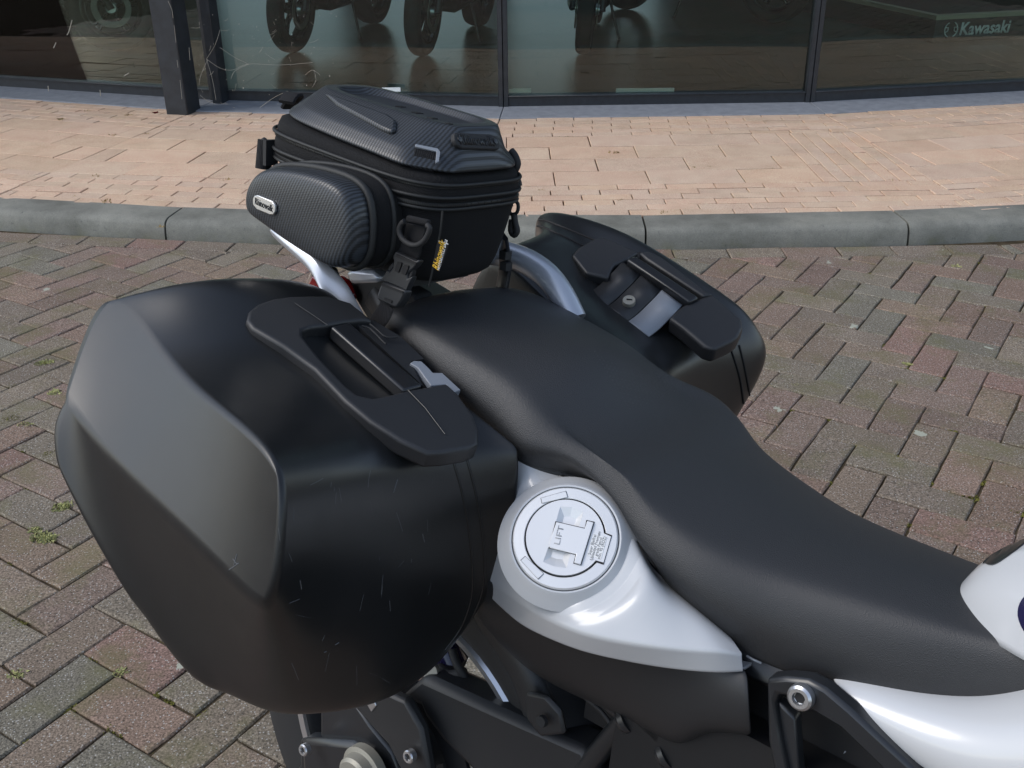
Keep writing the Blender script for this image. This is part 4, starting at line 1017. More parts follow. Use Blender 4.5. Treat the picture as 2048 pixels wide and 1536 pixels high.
def pannier_shell(mir, dx=0., dy=0., facet=1.):
    V, Fc = cage(mir); V = [(p[0] + dx, (-p[1] + dy) if mir else p[1] + dy, p[2]) for p in V]
    me = py_mesh('shell', V, Fc, True, None)
    cr = {}
    for a, b in [(30, 31), (31, 32), (32, 33), (33, 34), (34, 41), (41, 40), (40, 39), (39, 30)]: cr[(min(a, b), max(a, b))] = facet
    for a, b, c_ in [(34, 35, .35), (35, 36, .3), (36, 37, .45), (37, 38, .7), (38, 39, .8)]: cr[(min(a, b), max(a, b))] = c_
    for j in range(10): cr[(min(j, (j + 1) % 10), max(j, (j + 1) % 10))] = .8
    cr[(23, 33)] = .2; cr[(13, 23)] = .3; cr[(3, 13)] = .4; cr[(22, 32)] = 0
    at = me.attributes.new('crease_edge', 'FLOAT', 'EDGE')
    for e in me.edges:
        k = tuple(sorted(e.vertices)); at.data[e.index].value = cr.get(k, 0)
    return me
near_p = Thing('pannier', (-.60, -.30, .57), 'large scratched black hard pannier in the foreground, with a closed top handle', 'pannier', 'hard panniers on the motorcycle')
sh = near_p.add('shell', pannier_shell(False), M['pannier']); sub(sh, 4); hold(sh)
hn = Hit([sh])
def surf_tube(hit, pts, r, off, sm=6):
    P = []
    for p in catmull([(a, b, 0) for a, b in pts], sm):
        h = hit(p[0], p[1], off)
        if h: P.append(np.array(h[0]))
    return tube(P, r, 8, sm=1) if len(P) > 2 else None
for i, pts in enumerate([[(903, 912), (925, 990), (940, 1080), (945, 1180), (925, 1250), (890, 1300)], [(930, 905), (952, 990), (966, 1080), (968, 1150), (960, 1200), (930, 1262)]]):
    m_ = surf_tube(hn, pts, .0013, -.0003)
    if m_: near_p.add('seam', m_, M['pannier'], sh)
# scratches worn into the shell
rs = random.Random(5); sc = []
for i in range(38):
    x, y = rs.uniform(560, 900), rs.uniform(930, 1200) if rs.random() < .7 else rs.uniform(1200, 1400); l = rs.uniform(6, 40); a = rs.uniform(1.2, 2.0) if rs.random() < .7 else rs.uniform(0, 3)
    m_ = surf_tube(hn, [(x, y), (x + math.cos(a) * l * .5 + rs.gauss(0, .4), y - math.sin(a) * l * .5), (x + math.cos(a) * l, y - math.sin(a) * l)], rs.choice((.00012, .0002, .0003)), -.0001, 3)
    if m_: sc.append(m_)
for (x, y, dx, dy) in [(468, 1130, 6, -22), (474, 1128, -8, -10), (458, 1140, 20, -14), (787, 985, 8, -26), (845, 1068, 4, 16), (670, 1290, 8, -5), (648, 1305, 5, -2), (600, 1160, 3, 18)]:
    m_ = surf_tube(hn, [(x, y), (x + dx / 2, y + dy / 2), (x + dx, y + dy)], .0005, .0, 3)
    if m_: sc.append(m_)
M['scratch'] = simple('scratched plastic', (.085, .09, .096), .55)
near_p.add('scratches', join(sc), M['scratch'], sh, kind='stuff')

# handle block: U-shaped, on the sloping top
PN = V3(.28, -.10, 1.); PN /= np.linalg.norm(PN)
def top(px, py, h=0., y0=-.24): return Kp(px, py, K(690, 760, y=-.24) * 1. + PN * h, PN)
pt0 = K(495, 640, y=-.262); 
PA, PB, PC = K(500, 640, y=-.270), K(890, 905, y=-.222), K(950, 850, y=-.165)
PN = np.cross(PB - PA, PC - PA); PN /= np.linalg.norm(PN); PN = PN if PN[2] > 0 else -PN
def top(px, py, h=0.): return Kp(px, py, PA + PN * h, PN)
HB = [(493, 640), (497, 622), (515, 606), (545, 596), (580, 591), (655, 590), (702, 604), (748, 641), (725, 639), (690, 643), (654, 650), (622, 654), (606, 660), (606, 672), (640, 715), (690, 768), (715, 788), (745, 795), (780, 788), (815, 779), (862, 771), (893, 765), (918, 788), (948, 830), (958, 858), (957, 888), (935, 898), (890, 905), (855, 906), (800, 880), (740, 842), (690, 800), (630, 737), (565, 690), (505, 655)]
hbk = near_p.add('handle_frame', slab([top(a, b, .003) for a, b in HB], PN, .020), M['plastic'])
bv = hbk.modifiers.new('bevel', 'BEVEL'); bv.width = .0045; bv.segments = 4; bv.limit_method = 'ANGLE'; bv.angle_limit = R(50)
# inner raised pad of the block with its part line
near_p.add('well', slab([top(a, b, -.020) for a, b in [(600, 650), (655, 640), (750, 640), (900, 760), (820, 785), (740, 805), (700, 790), (600, 672)]], PN, .004), M['black'], hbk)
near_p.add('well_rib', tube([top(640, 690, -.016), top(700, 742, -.016), top(782, 800, -.016)], .0022, 8, sm=1), M['plastic'], hbk)
near_p.add('well_rib', tube([top(652, 680, -.015), top(712, 735, -.015), top(796, 795, -.015)], .0016, 8, sm=1), M['plastic'], hbk)
grip = near_p.add('carry_handle', slab([top(a, b, .004) for a, b in [(661, 652), (700, 644), (846, 771), (808, 781)]], PN, .016), M['gloss']); sub(grip, 0, .003, 3)
lk = near_p.add('latch', slab([top(a, b, -.001) for a, b in [(820, 726), (828, 721), (843, 722), (856, 734), (866, 745), (884, 745), (922, 780), (908, 784), (892, 768), (862, 771), (848, 752), (836, 735)]], PN, .008), M['latch']); sub(lk, 0, .001, 2)
for pts in ([(724, 652), (738, 656), (752, 668), (765, 682), (772, 688)], [(740, 648), (755, 660), (772, 674), (795, 674)]):
    near_p.add('latch_edge', tube([top(a, b, .001) for a, b in pts], .0011, 8), M['rubber'], lk)
near_p.add('latch_housing', slab([top(a, b, -.004) for a, b in [(726, 640), (746, 640), (800, 672), (848, 718), (822, 722), (840, 770), (846, 771), (712, 648)]], PN, .010), M['plastic'])
near_p.add('part_line', tube([top(590, 606, .0046), top(626, 630, .0046), top(655, 650, .0046)], .0004, 6, sm=1), M['gloss'], hbk)
near_p.add('part_line', tube([top(816, 780, .0046), top(850, 815, .0046), top(890, 868, .0046)], .0004, 6, sm=1), M['gloss'], hbk)

far_p = Thing('pannier', (-.58, .33, .57), 'black hard pannier beyond the seat, with a round keyhole and wide grey latch', 'pannier', 'hard panniers on the motorcycle')
sh2 = far_p.add('shell', pannier_shell(True, .012, .022, .35), M['pannier']); sub(sh2, 4); hold(sh2)
hf = Hit([sh2])
for pts in [[(1040, 462), (1075, 452), (1110, 465), (1180, 498)], [(1050, 446), (1085, 440), (1120, 452), (1200, 485)], [(1478, 690), (1490, 740), (1500, 800), (1502, 850)], [(1462, 700), (1478, 750), (1486, 800), (1487, 830)]]:
    m_ = surf_tube(hf, pts, .0017, .0001)
    if m_: far_p.add('lid_seam', m_, M['black'], sh2)
FA, FB, FC = K(1205, 473, y=.34), K(1480, 645, y=.33), K(1440, 700, y=.27)
FN = np.cross(FB - FA, FC - FA); FN /= np.linalg.norm(FN); FN = FN if FN[2] > 0 else -FN
def ft(px, py, h=0.): return Kp(px, py, FA + FN * h, FN)
fz = lambda pts, h: [ft(950 + a / 3.151, 400 + b / 3.151, h) for a, b in pts]
o = far_p.add('handle_frame', slab(fz([(610, 345), (650, 300), (730, 250), (805, 228), (920, 275), (1035, 328), (960, 372), (880, 410), (862, 440), (840, 490), (700, 460)], .003), FN, .018), M['plastic']); sub(o, 0, .004, 3)
o = far_p.add('handle_frame', slab(fz([(1440, 608), (1500, 592), (1560, 640), (1680, 750), (1690, 800), (1660, 860), (1620, 890), (1510, 942), (1440, 920), (1300, 800), (1222, 745), (1260, 700), (1310, 662)], .004), FN, .024), M['plastic']); sub(o, 0, .0045, 3)
o = far_p.add('handle_rim', slab(fz([(1035, 328), (1100, 322), (1180, 360), (1460, 575), (1500, 592), (1440, 606), (1080, 370)], .003), FN, .03), M['plastic']); sub(o, 0, .003, 2)
far_p.add('well', slab(fz([(880, 400), (1040, 325), (1440, 600), (1310, 665), (1170, 560)], -.010), FN, .004), M['black'])
o = far_p.add('carry_handle', slab(fz([(955, 372), (1012, 348), (1412, 612), (1350, 642)], .010), FN, .016), M['gloss']); sub(o, 0, .003, 2)
def wave_plate(name, a, b, mat, h):
    """cover strip with an S-shaped cross-section"""
    n = 9; V = []; 
    for side in (a, b):
        P = catmull([(p[0], p[1], p[2]) for p in side], 4)
        V.append([tuple(ft(950 + q[0] / 3.151, 400 + q[1] / 3.151, q[2])) for q in P])
    o = far_p.add(name, loft(V, False, False), mat); m = o.modifiers.new('t', 'SOLIDIFY'); m.thickness = .003; return o
w = lambda x, y: [(x, y, .000), (x - 48, y + 52, .003), (x - 100, y + 104, -.003), (x - 150, y + 152, -.007), (x - 210, y + 198, -.006)]
wave_plate('latch_cover', w(930, 388), w(1040, 470), M['plastic'], 0)
cov = wave_plate('latch_cover', w(1046, 474), w(1172, 562), M['plastic'], 0)
wave_plate('latch', w(1178, 566), w(1306, 660), M['latch'], 0)
lkc = K(1258, 604, y=.262); lkp = ft(1258, 604, -.004)
ky = far_p.add('lock', lathe([(.0001, .004), (.0066, .004), (.0072, .0045), (.0082, .0045), (.0088, .003), (.0088, -.004)], lkp, FN + V3(0, -.25, 0), 28), M['dullmetal'], None)
far_p.add('keyhole', box(lkp + FN * .0045, (.0075, .0018, .0014), Matrix.Rotation(.6, 3, 'Z')), M['black'], ky)
far_p.add('latch_edge', tube([ft(1176, 590, -.012), ft(1250, 650, -.012), ft(1300, 690, -.012)], .002, 8), M['plastic'])
# ================================================================== TAIL BAG
bag = Thing('tail_bag', (-.72, -.02, .955), 'black carbon-look bag with a rounded side pocket strapped behind the seat', 'tail bag')
def rr(x0, x1, y0, y1, zr, zf, e=4.2, n=40):
    out = []
    for k in range(n):
        a = 2 * math.pi * k / n; c, s_ = math.cos(a), math.sin(a)
        u = math.copysign(abs(c) ** (2 / e), c); v = math.copysign(abs(s_) ** (2 / e), s_)
        x = (x0 + x1) / 2 + (x1 - x0) / 2 * u; y = (y0 + y1) / 2 + (y1 - y0) / 2 * v
        out.append((x, y, zr + (zf - zr) * (x + .86) / .28))
    return out
LV = [(-.80, -.62, -.07, .03, .968, .952), (-.832, -.600, -.090, .050, .972, .950), (-.842, -.590, -.102, .062, .985, .965), (-.852, -.582, -.108, .072, 1.035, 1.015), (-.856, -.579, -.111, .080, 1.060, 1.040),
      (-.856, -.579, -.110, .079, 1.064, 1.045), (-.862, -.576, -.114, .082, 1.068, 1.050), (-.862, -.576, -.114, .082, 1.084, 1.060), (-.858, -.578, -.111, .080, 1.087, 1.063), (-.860, -.578, -.112, .080, 1.092, 1.066), (-.856, -.580, -.109, .077, 1.110, 1.075), (-.846, -.588, -.100, .070, 1.113, 1.077)]
body = bag.add('body', loft([rr(*l) for l in LV]), M['nylon']); sub(body, 1)
def zipper(z0, z1, g, name='zipper', part=(0, 1)):
    r_ = rr(-.862 - g, -.576 + g, -.114 - g, .082 + g, z0, z1, n=96)
    o = bag.add(name, tube(r_, .0026, 8, True, 1), M['band'], body)
    V, Fc = [], []; P = catmull(r_, 5, True)
    for i in range(0, len(P), 2):
        p = P[i]; q = P[(i + 1) % len(P)]; t = q - p; t /= np.linalg.norm(t) + 1e-9; o_ = np.cross(t, (0, 0, 1)); b = len(V)
        for a_, b_, c_ in ((0, 0, 0), (1, 0, 0), (1, 0, 1), (0, 0, 1), (0, 1, 0), (1, 1, 0), (1, 1, 1), (0, 1, 1)):
            V.append(p + t * (a_ - .5) * .0010 + o_ * (.0012 + b_ * .0016) + V3(0, 0, (c_ - .5) * .003))
        Fc += [(b, b + 1, b + 2, b + 3), (b + 4, b + 5, b + 6, b + 7), (b, b + 1, b + 5, b + 4), (b + 2, b + 3, b + 7, b + 6), (b + 1, b + 2, b + 6, b + 5), (b, b + 3, b + 7, b + 4)]
    bag.add('zip_teeth', py_mesh('z', V, Fc, False), M['gloss'], o, kind='stuff')
zipper(1.064, 1.045, -.002)
zipper(1.088, 1.064, -.003)
for z0, z1, g in ((1.071, 1.053, .0005), (1.092, 1.0665, .000), (1.0605, 1.0405, -.001)):
    bag.add('piping', tube(rr(-.862 - g, -.576 + g, -.114 - g, .082 + g, z0, z1, n=64), .0022, 8, True, 1), M['band'], body)
# hard top: bands with creases
def hexring(pts): return pts
T0 = rr(-.852, -.583, -.106, .058, 1.110, 1.0745, 4.2, 24)
def oct_(x0, x1, y0, y1, zr, zf, cx, cy):
    P = []
    for (x, y) in ((x1, 0), (x1, 0), (x1, y1 - cy), (x1 - cx, y1), (0, y1), (0, y1), (x0 + cx, y1), (x0, y1 - cy), (x0, 0), (x0, 0), (x0, y0 + cy), (x0 + cx, y0), (0, y0), (0, y0), (x1 - cx, y0), (x1, y0 + cy)): P.append((x, y))
    return P
def o8(x0, x1, y0, y1, zr, zf, cx, cy):
    xm, ym = (x0 + x1) / 2, (y0 + y1) / 2
    P = [(x1, ym), (x1, y1 - cy), (x1 - cx, y1), (xm, y1), (x0 + cx, y1), (x0, y1 - cy), (x0, ym), (x0, y0 + cy), (x0 + cx, y0), (xm, y0), (x1 - cx, y0), (x1, y0 + cy)]
    return [(x, y, zr + (zf - zr) * (x + .86) / .28) for x, y in P]
TR = [o8(-.853, -.576, -.110, .079, 1.109, 1.0735, .040, .036), o8(-.849, -.578, -.107, .076, 1.118, 1.083, .040, .036), o8(-.838, -.584, -.097, .065, 1.130, 1.095, .042, .036), o8(-.826, -.600, -.056, .046, 1.147, 1.1225, .03, .014), o8(-.813, -.612, -.047, .037, 1.147, 1.1235, .03, .014), o8(-.803, -.621, -.040, .030, 1.139, 1.116, .03, .014)]
topm = loft(TR, True, True, {1: .3, 2: .55, 3: .75, 4: .6, 5: .6}, {1: .2, 2: .3, 10: .45, 11: .35})
shell = bag.add('hard_top', topm, M['carbon']); sub(shell, 3)
# front pad of the top carries the rubber badge
hb_ = Hit([shell, body])
def onb(pts, sx, ox, oy, off=0.0):
    out = []
    for p in pts:
        h = hb_(ox + p[0] / sx, oy + p[1] / sx, off); out.append(np.array(h[0]) if h else None)
    return out
def plate_on(name, pts, mat, th, bev, parent=None, off=None, sx=6.677, ox=760, oy=170):
    P = [p for p in onb(pts, sx, ox, oy) if p is not None]
    if len(P) < 3: print('no surface for', name); P = [K(ox + a / sx, oy + b_ / sx, y=-.03) for a, b_ in pts]
    c = sum(P) / len(P); _, _, vv = np.linalg.svd(np.array(P) - c); n = vv[2]; n = n if n @ (CB - c) > 0 else -n
    P = [p - n * ((p - c) @ n) + n * (off if off is not None else th * .8) for p in P]
    o = bag.add(name, slab(P, n, th), mat, parent); sub(o, 0, bev, 2); return o, n, c + n * (off if off is not None else th * .8)
FPa, FPb, FPc = V3(-.5785, -.070, 1.083), V3(-.5785, .030, 1.083), V3(-.600, -.005, 1.1225)
bn = np.cross(FPb - FPa, FPc - FPa); bn /= np.linalg.norm(bn); bn = bn if bn[0] > 0 else -bn
bq = [Kp(760 + a / 6.677, 170 + b_ / 6.677, FPa + bn * .0045, bn) for a, b_ in [(990, 650), (1020, 632), (1480, 655), (1560, 690), (1600, 770), (1598, 850), (1570, 862), (1100, 845), (1030, 800), (995, 740)]]
bd = bag.add('rubber_badge', slab(bq, bn, .006), M['rubber']); sub(bd, 0, .0015, 2)
bc_ = Kp(760 + 1290 / 6.677, 170 + 745 / 6.677, FPa + bn * .0045, bn)
P_ = [Kp(760 + a / 6.677, 170 + c / 6.677, bc_, bn) for a, c in ((1120, 740), (1480, 760))]
bx_ = P_[1] - P_[0]
rim_pts = [p + bn * .0 for p in []]
bag.add('badge_lettering', text_mesh('Rhinowalk', .0165, bc_ + bn * .0001, bx_, np.cross(bn, bx_), .0007, bold=.012, squeeze=.80), M['gloss'], bd)
for q in ((1062, 725), (1540, 755)):
    p = Kp(760 + q[0] / 6.677, 170 + q[1] / 6.677, bc_, bn)
    bag.add('rivet', lathe([(.0001, .0016), (.0030, .0012), (.0036, -.001)], p, bn, 18), M['gloss'], bd)
# sunk slots along the top
for i, q in enumerate(((200, 285, 350, 300), (410, 365, 580, 385), (620, 437, 770, 455), (860, 510, 975, 528))):
    a, b, c, d = q; cxm, cym = (a + c) / 2, (b + d) / 2
    plate_on('slot', [(a, b), (cxm, cym - 9), (c, d), (cxm, cym + 8)], M['black'], .0008, .0, shell, off=.0008)
# moulded rib on the side
plate_on('moulded_rib', [(1140, 280), (1290, 310), (1990, 560), (2100, 640), (2080, 780), (2010, 800), (1880, 740), (1300, 420)], M['carbon'], .007, .003, shell, off=.0045, ox=480, oy=150)
# webbing loop with keeper on the top
lp, n2, c2 = plate_on('webbing_loop', [(470, 850), (765, 905), (715, 1165), (418, 1110)], M['strap'], .004, .0008, off=.005)
o, _, _ = plate_on('keeper', [(470, 835), (765, 893), (800, 940), (780, 1070), (735, 1085), (750, 930), (466, 866)], M['latch'], .003, .0006, lp, off=.0065)
# side pocket
OUT = [(516, 405), (519, 374), (536, 345), (566, 330), (630, 334), (692, 351), (726, 374), (741, 408), (745, 462), (738, 512), (715, 536), (682, 530), (604, 482), (552, 444), (525, 424)]
PO = [K(a, b, y=-.148) for a, b in OUT]; PO = catmull(PO, 3, True); cpo = sum(PO) / len(PO)
def pring(s_, y, dx=0, dz=0): return [tuple((cpo + (p - cpo) * V3(s_, 1, s_)) * V3(1, 0, 1) + V3(dx, y, dz)) for p in PO]
pk = bag.add('side_pocket', loft([pring(.93, -.095), pring(1.0, -.105), pring(1.01, -.125), pring(1.0, -.143)], True, True), M['nylon'])
pc = bag.add('pocket_cover', loft([pring(.955, -.140), pring(.968, -.150, .0, .0), pring(.958, -.164, .0, .0), pring(.91, -.173, .0, .0), pring(.80, -.177, .0, .0), pring(.4, -.179, .0, .0)], True, True, {1: .3}), M['carbon2'], pk); sub(pc, 2)
bag.add('binding', tube(pring(.985, -.146), .0042, 10, True, 1), M['band'], pk)
bag.add('binding', tube(pring(1.015, -.118), .003, 8, True, 1), M['band'], pk)
hp = Hit([pc, pk, body, shell])
hb_ = hp
npl, nn, nc = plate_on('name_plate', [(511, 396), (514, 391), (520, 390), (549, 402), (555, 410), (555, 423), (551, 429), (545, 429), (518, 418), (511, 409)], M['badge'], .003, .0008, None, off=.0035, sx=1, ox=0, oy=0)
P_ = [Kp(515, 402, nc, nn), Kp(550, 418, nc, nn)]; xd = P_[1] - P_[0]
bag.add('plate_lettering', text_mesh('Rhinowalk', .0105, nc, xd, np.cross(nn, xd), .0004, bold=.008, squeeze=.74), M['black'], npl)
# straps and buckle on the right flank
z3 = lambda pts, y: [K(720 + a / 5.909, 400 + b / 5.909, y=y) for a, b in pts]
NS = (0, -1, .1)
def bp_(name, pts, y, th, mat, bev=.001, parent=None):
    o = bag.add(name, slab(z3(pts, y), NS, th), mat, parent); sub(o, 0, bev, 2); return o
st_ = bp_('strap', [(545, 270), (775, 325), (735, 470), (700, 640), (650, 760), (415, 650), (470, 560), (520, 420)], -.118, .003, M['strap'], .0006)
bp_('strap_loop', [(545, 178), (797, 235), (782, 305), (528, 252)], -.127, .007, M['strap'], .002, st_)
bag.add('d_ring', tube(z3([(530, 250), (485, 290), (463, 370), (500, 460), (580, 520), (665, 535), (750, 490), (805, 400), (822, 330), (790, 295)], -.127), .0030, 10), M['rubber'], st_)
bk = bp_('buckle', [(415, 610), (650, 720), (697, 705), (690, 740), (640, 800), (560, 870), (555, 930), (620, 900), (580, 990), (540, 1080), (440, 1030), (250, 950), (320, 820), (345, 850), (385, 800), (395, 720), (383, 670)], -.130, .008, M['plastic'], .0015)
bp_('buckle_slot', [(425, 640), (660, 745), (655, 770), (415, 668)], -.1325, .002, M['black'], 0, bk)
for pts in ([(445, 728), (490, 740), (485, 770), (450, 858), (408, 838), (418, 790)], [(522, 765), (572, 778), (565, 810), (532, 888), (483, 868), (500, 810)]): bp_('buckle_slot', pts, -.1315, .0015, M['black'], 0, bk)
for pts in ([(385, 740), (345, 780), (310, 855), (345, 858), (388, 800)], [(625, 810), (585, 860), (548, 940), (575, 950), (612, 890)]): bp_('buckle_prong', pts, -.128, .006, M['rubber'], .001, bk)
bp_('ladder_lock', [(262, 960), (540, 1075), (520, 1130), (490, 1200), (430, 1278), (380, 1270), (215, 1195), (198, 1130), (225, 1040)], -.134, .012, M['plastic'], .003, bk)
bp_('buckle_slot', [(250, 985), (510, 1080), (500, 1105), (245, 1010)], -.1352, .001, M['black'], 0, bk)
bp_('buckle_slot', [(285, 1155), (375, 1190), (368, 1220), (278, 1180)], -.1352, .001, M['black'], 0, bk)
o = bag.add('strap', tube([K(775, 605, y=-.128), K(768, 625, y=-.125), K(750, 650, y=-.118), K(728, 685, y=-.10)], .01, 12, flat=(.026, .0022), up=(0, -1, .3)), M['strap'])
# woven tag
tg = bp_('label_tag', [(930, 484), (1042, 520), (962, 775), (935, 790), (868, 765), (890, 700)], -.1135, .002, M['black'], 0)
xd = z3([(955, 760), (1010, 560)], -.115); xd = xd[1] - xd[0]; yd = np.cross((0, -1, 0), xd)
bag.add('tag_lettering', text_mesh('Rhinowalk', .0125, z3([(937, 655)], -.1138)[0], xd, yd, .0002, shear=.15, bold=.02, squeeze=.62), M['yellow'], tg)
bag.add('tag_lettering', text_mesh('MOTORCYCLE BAGS', .0048, z3([(975, 650)], -.1138)[0], xd, yd, .0002, bold=.01, squeeze=.78), M['white_print'], tg)
bp_('tag_stitch', [(930, 482), (1042, 518), (1040, 526), (928, 490)], -.1138, .0004, M['white_print'], 0, tg)
bag.add('seam', tube(z3([(975, 130), (945, 400), (880, 720), (815, 1020)], -.1115), .0012, 6), M['band'], body)
# small fittings at the corners
fit = bag.add('side_loop', lathe([(.0095, -.017), (.0095, .017)], K(529, 309, y=-.10), (0, .1, 1), 20), M['strap'])
bag.add('hook', tube([K(520, 325, y=-.10), K(523, 292, y=-.10), K(528, 281, y=-.10), K(534, 292, y=-.10)], .004, 8), M['rubber'], fit)
bag.add('side_loop', box(K(541, 305, y=-.10), (.006, .018, .030)), M['rubber'])
bag.add('side_loop', tube([K(572, 205, y=-.03), K(582, 190, y=-.02), K(590, 192, y=-.01), K(575, 215, y=-.01)], .006, 10, flat=(.024, .006)), M['strap'])
for pts, r_, y in (([(1022, 302), (1030, 312), (1035, 328), (1030, 340)], .0045, .052), ([(1028, 350), (1036, 362), (1038, 372)], .004, .060)): bag.add('side_loop', tube([K(a, b, y=y + .012) for a, b in pts], r_, 10), M['rubber'])
for pts, r_ in (([(1026, 398), (1036, 408), (1034, 425), (1022, 428), (1018, 415), (1026, 398)], .0022), ([(1028, 428), (1030, 445), (1034, 462), (1028, 470), (1022, 460), (1024, 440)], .0040)): bag.add('zip_pull', tube([K(a, b, y=.074) for a, b in pts], r_, 8), M['rubber'])
bag.add('zip_slider', box(K(1022, 398, y=.060), (.006, .008, .005)), M['metal'])
bag.add('strap', tube([K(1005, 470, y=.070), K(1009, 500, y=.082), K(1010, 540, y=.088), K(1004, 575, y=.085)], .01, 12, flat=(.022, .007), up=(.3, 1, 0)), M['gloss'])
for q in ((1011, 510), (1012, 532)): bag.add('buckle', box(K(*q, y=.078), (.010, .012, .010)), M['rubber'])
# ================================================================== BEHIND THE GLASS
ZF = ZW + .02
M['body_dark'] = simple('dark bodywork', (.012, .014, .016), .25, coat=.6)
def show_bike(name, label, loc, yaw, accent, tw=.058, lean=.09):
    t = empty(name, loc, yaw, label=label, cat='motorcycle', group='motorcycles in the showroom'); t.rotation_euler[0] = -lean
    def add(n, me, mat, parent=None, label=None, kind=None):
        me.name = n; return tag(link(n, me, mat, parent or t), label=label, kind=kind)
    for nm, x in (('front_wheel', 0.), ('rear_wheel', -1.5)):
        c = V3(x, 0, .31); ax_ = add(nm, lathe([(.012, -.09), (.012, .09)], c, (0, 1, 0), 12), M['metal'])
        wheel_parts(add, c, (0, 1, 0), .31, .215, tw if x == 0 else .085, .045, M['rubber'], M['body_dark'], 5, ax_, seg=40)
        for s_ in ((-.075, .075) if x == 0 else (-.085,)):
            add('brake_disc', lathe([(.100, s_ - .003), (.14, s_ - .003), (.14, s_ + .003), (.100, s_ + .003), (.100, s_ - .003)], c, (0, 1, 0), 32), M['dullmetal'], ax_)
            add('hub', lathe([(.001, s_ * 1.15), (.035, s_ * 1.15), (.045, s_ * .8)], c, (0, 1, 0), 20), M['metal'], ax_)
    for s_ in (-.10, .10): add('fork', tube([(0, s_, .30), (-.10, s_, .58), (-.24, s_, .95)], [.028, .026, .022], 12), M['frame_blk'])
    add('mudguard', tube([(-.22, 0, .58), (0, 0, .66), (.22, 0, .56)], .01, 12, flat=(.12, .01)), M['body_dark'])
    add('engine', box((-.62, 0, .42), (.46, .30, .34)), M['gloss']).modifiers.new('b', 'BEVEL').width = .05
    add('radiator', box((-.34, 0, .56), (.05, .32, .26)), M['black'])
    add('swing_arm', tube([(-.85, -.10, .38), (-1.5, -.11, .31)], .03, 10), M['frame_blk']); add('swing_arm', tube([(-.85, .10, .38), (-1.5, .11, .31)], .03, 10), M['frame_blk'])
    add('tank', loft([[(x, -w_, z0), (x, -w_ * .8, z1), (x, 0, z1 + .02), (x, w_ * .8, z1), (x, w_, z0)] for x, w_, z0, z1 in ((-.28, .10, .80, .92), (-.45, .17, .78, 1.0), (-.7, .13, .76, .90))], True, True), accent)
    add('seat', loft([[(x, -w_, z - .05), (x, -w_, z), (x, w_, z), (x, w_, z - .05)] for x, w_, z in ((-.68, .10, .84), (-.95, .14, .82), (-1.4, .09, .95))], True, True), M['seat'])
    add('exhaust', tube([(-.45, -.1, .35), (-.7, -.14, .22), (-1.1, -.16, .30), (-1.45, -.18, .48)], [.022, .026, .05, .055], 12), M['dullmetal'])
    add('handlebar', tube([(-.34, -.38, 1.06), (-.26, -.1, 1.02), (-.26, .1, 1.02), (-.34, .38, 1.06)], .012, 10), M['frame_blk'])
    add('headlight', lathe([(.001, .04), (.07, .03), (.09, -.03), (.06, -.08)], V3(-.14, 0, .92), (1, 0, 0), 20), M['metal'])
    add('side_stand', tube([(-.75, .14, .30), (-.68, .24, .04), (-.66, .27, -.0)], .011, 8), M['frame_blk'])
    return t
def face(a, b):
    (x0, y0), (x1, y1) = a, b; return math.atan2(y0 - y1, x0 - x1)
fl_ = [((-1.58, 7.97), (-1.14, 9.47), 'showroom motorcycle behind the glass, its front wheel nearest the steel column of the middle row'), ((-.61, 7.74), (-.21, 9.37), 'middle one of the row of showroom motorcycles facing the window'), ((.54, 7.72), (.73, 9.37), 'showroom motorcycle facing the window just right of the middle frame post')]
cols_ = [M['body_dark'], M['body_dark'], M['green']]
for (a, b, lab), cc_ in zip(fl_, cols_): show_bike('motorcycle', lab, (a[0], a[1], ZF), face(a, b), cc_)
show_bike('motorcycle', 'showroom motorcycle standing broadside left of the steel column', (-2.91, 8.12, ZF), math.atan2(.30, .94), M['body_dark'])
show_bike('motorcycle', 'showroom motorcycle broadside at the far left, partly behind its neighbour', (-3.50, 8.62, ZF), math.atan2(.30, .94), M['body_dark'])
show_bike('motorcycle', 'showroom motorcycle deep in the room between the display podium and the row', (1.1, 10.1, ZF), math.atan2(.66, -.75), M['body_dark'])
# podium with its lettering
c0_, c1_, c2_ = gz(1865, 86, ZF), gz(2100, 72, ZF), gz(1560, 12, ZF)
ux = c1_ - c0_; ux /= np.linalg.norm(ux); uy = c2_ - c0_; uy /= np.linalg.norm(uy); HP = .19
pod = empty('display_podium', (c0_[0], c0_[1], ZF), label='low black display podium with pale edge stripe and white lettering', cat='podium')
def podp(a, b, h): return V3(0, 0, h) + ux * a + uy * b
def ptag(n, me, mat, par=None): me.name = n; return link(n, me, mat, par or pod)
def prism(pts, z0, z1):
    V = [(p[0], p[1], z0) for p in pts] + [(p[0], p[1], z1) for p in pts]; n = len(pts)
    return py_mesh('p', V, [tuple(range(n)), tuple(range(n, 2 * n))] + [(i, (i + 1) % n, n + (i + 1) % n, n + i) for i in range(n)], False)
q = [podp(0, 0, 0), podp(2.6, 0, 0), podp(2.6, 2.2, 0), podp(0, 2.2, 0)]
ptag('plinth', prism(q, 0, HP), M['podium'])
q2 = [podp(-.01, -.01, 0), podp(2.6, -.01, 0), podp(2.6, .05, 0), podp(.05, .05, 0), podp(.05, 2.2, 0), podp(-.01, 2.2, 0)]
ptag('edge_stripe', prism(q2, HP - .028, HP + .004), M['stripe'])
nf = V3(ux[1], -ux[0], 0); o_ = lambda a, h: podp(a, 0, h) + nf * .003
ptag('lettering', text_mesh('Kawasaki', .125, o_(.42, .085), ux, (0, 0, 1), .002, shear=.12, bold=.025, squeeze=.92), M['white_print'])
lg = []
cxl = .135
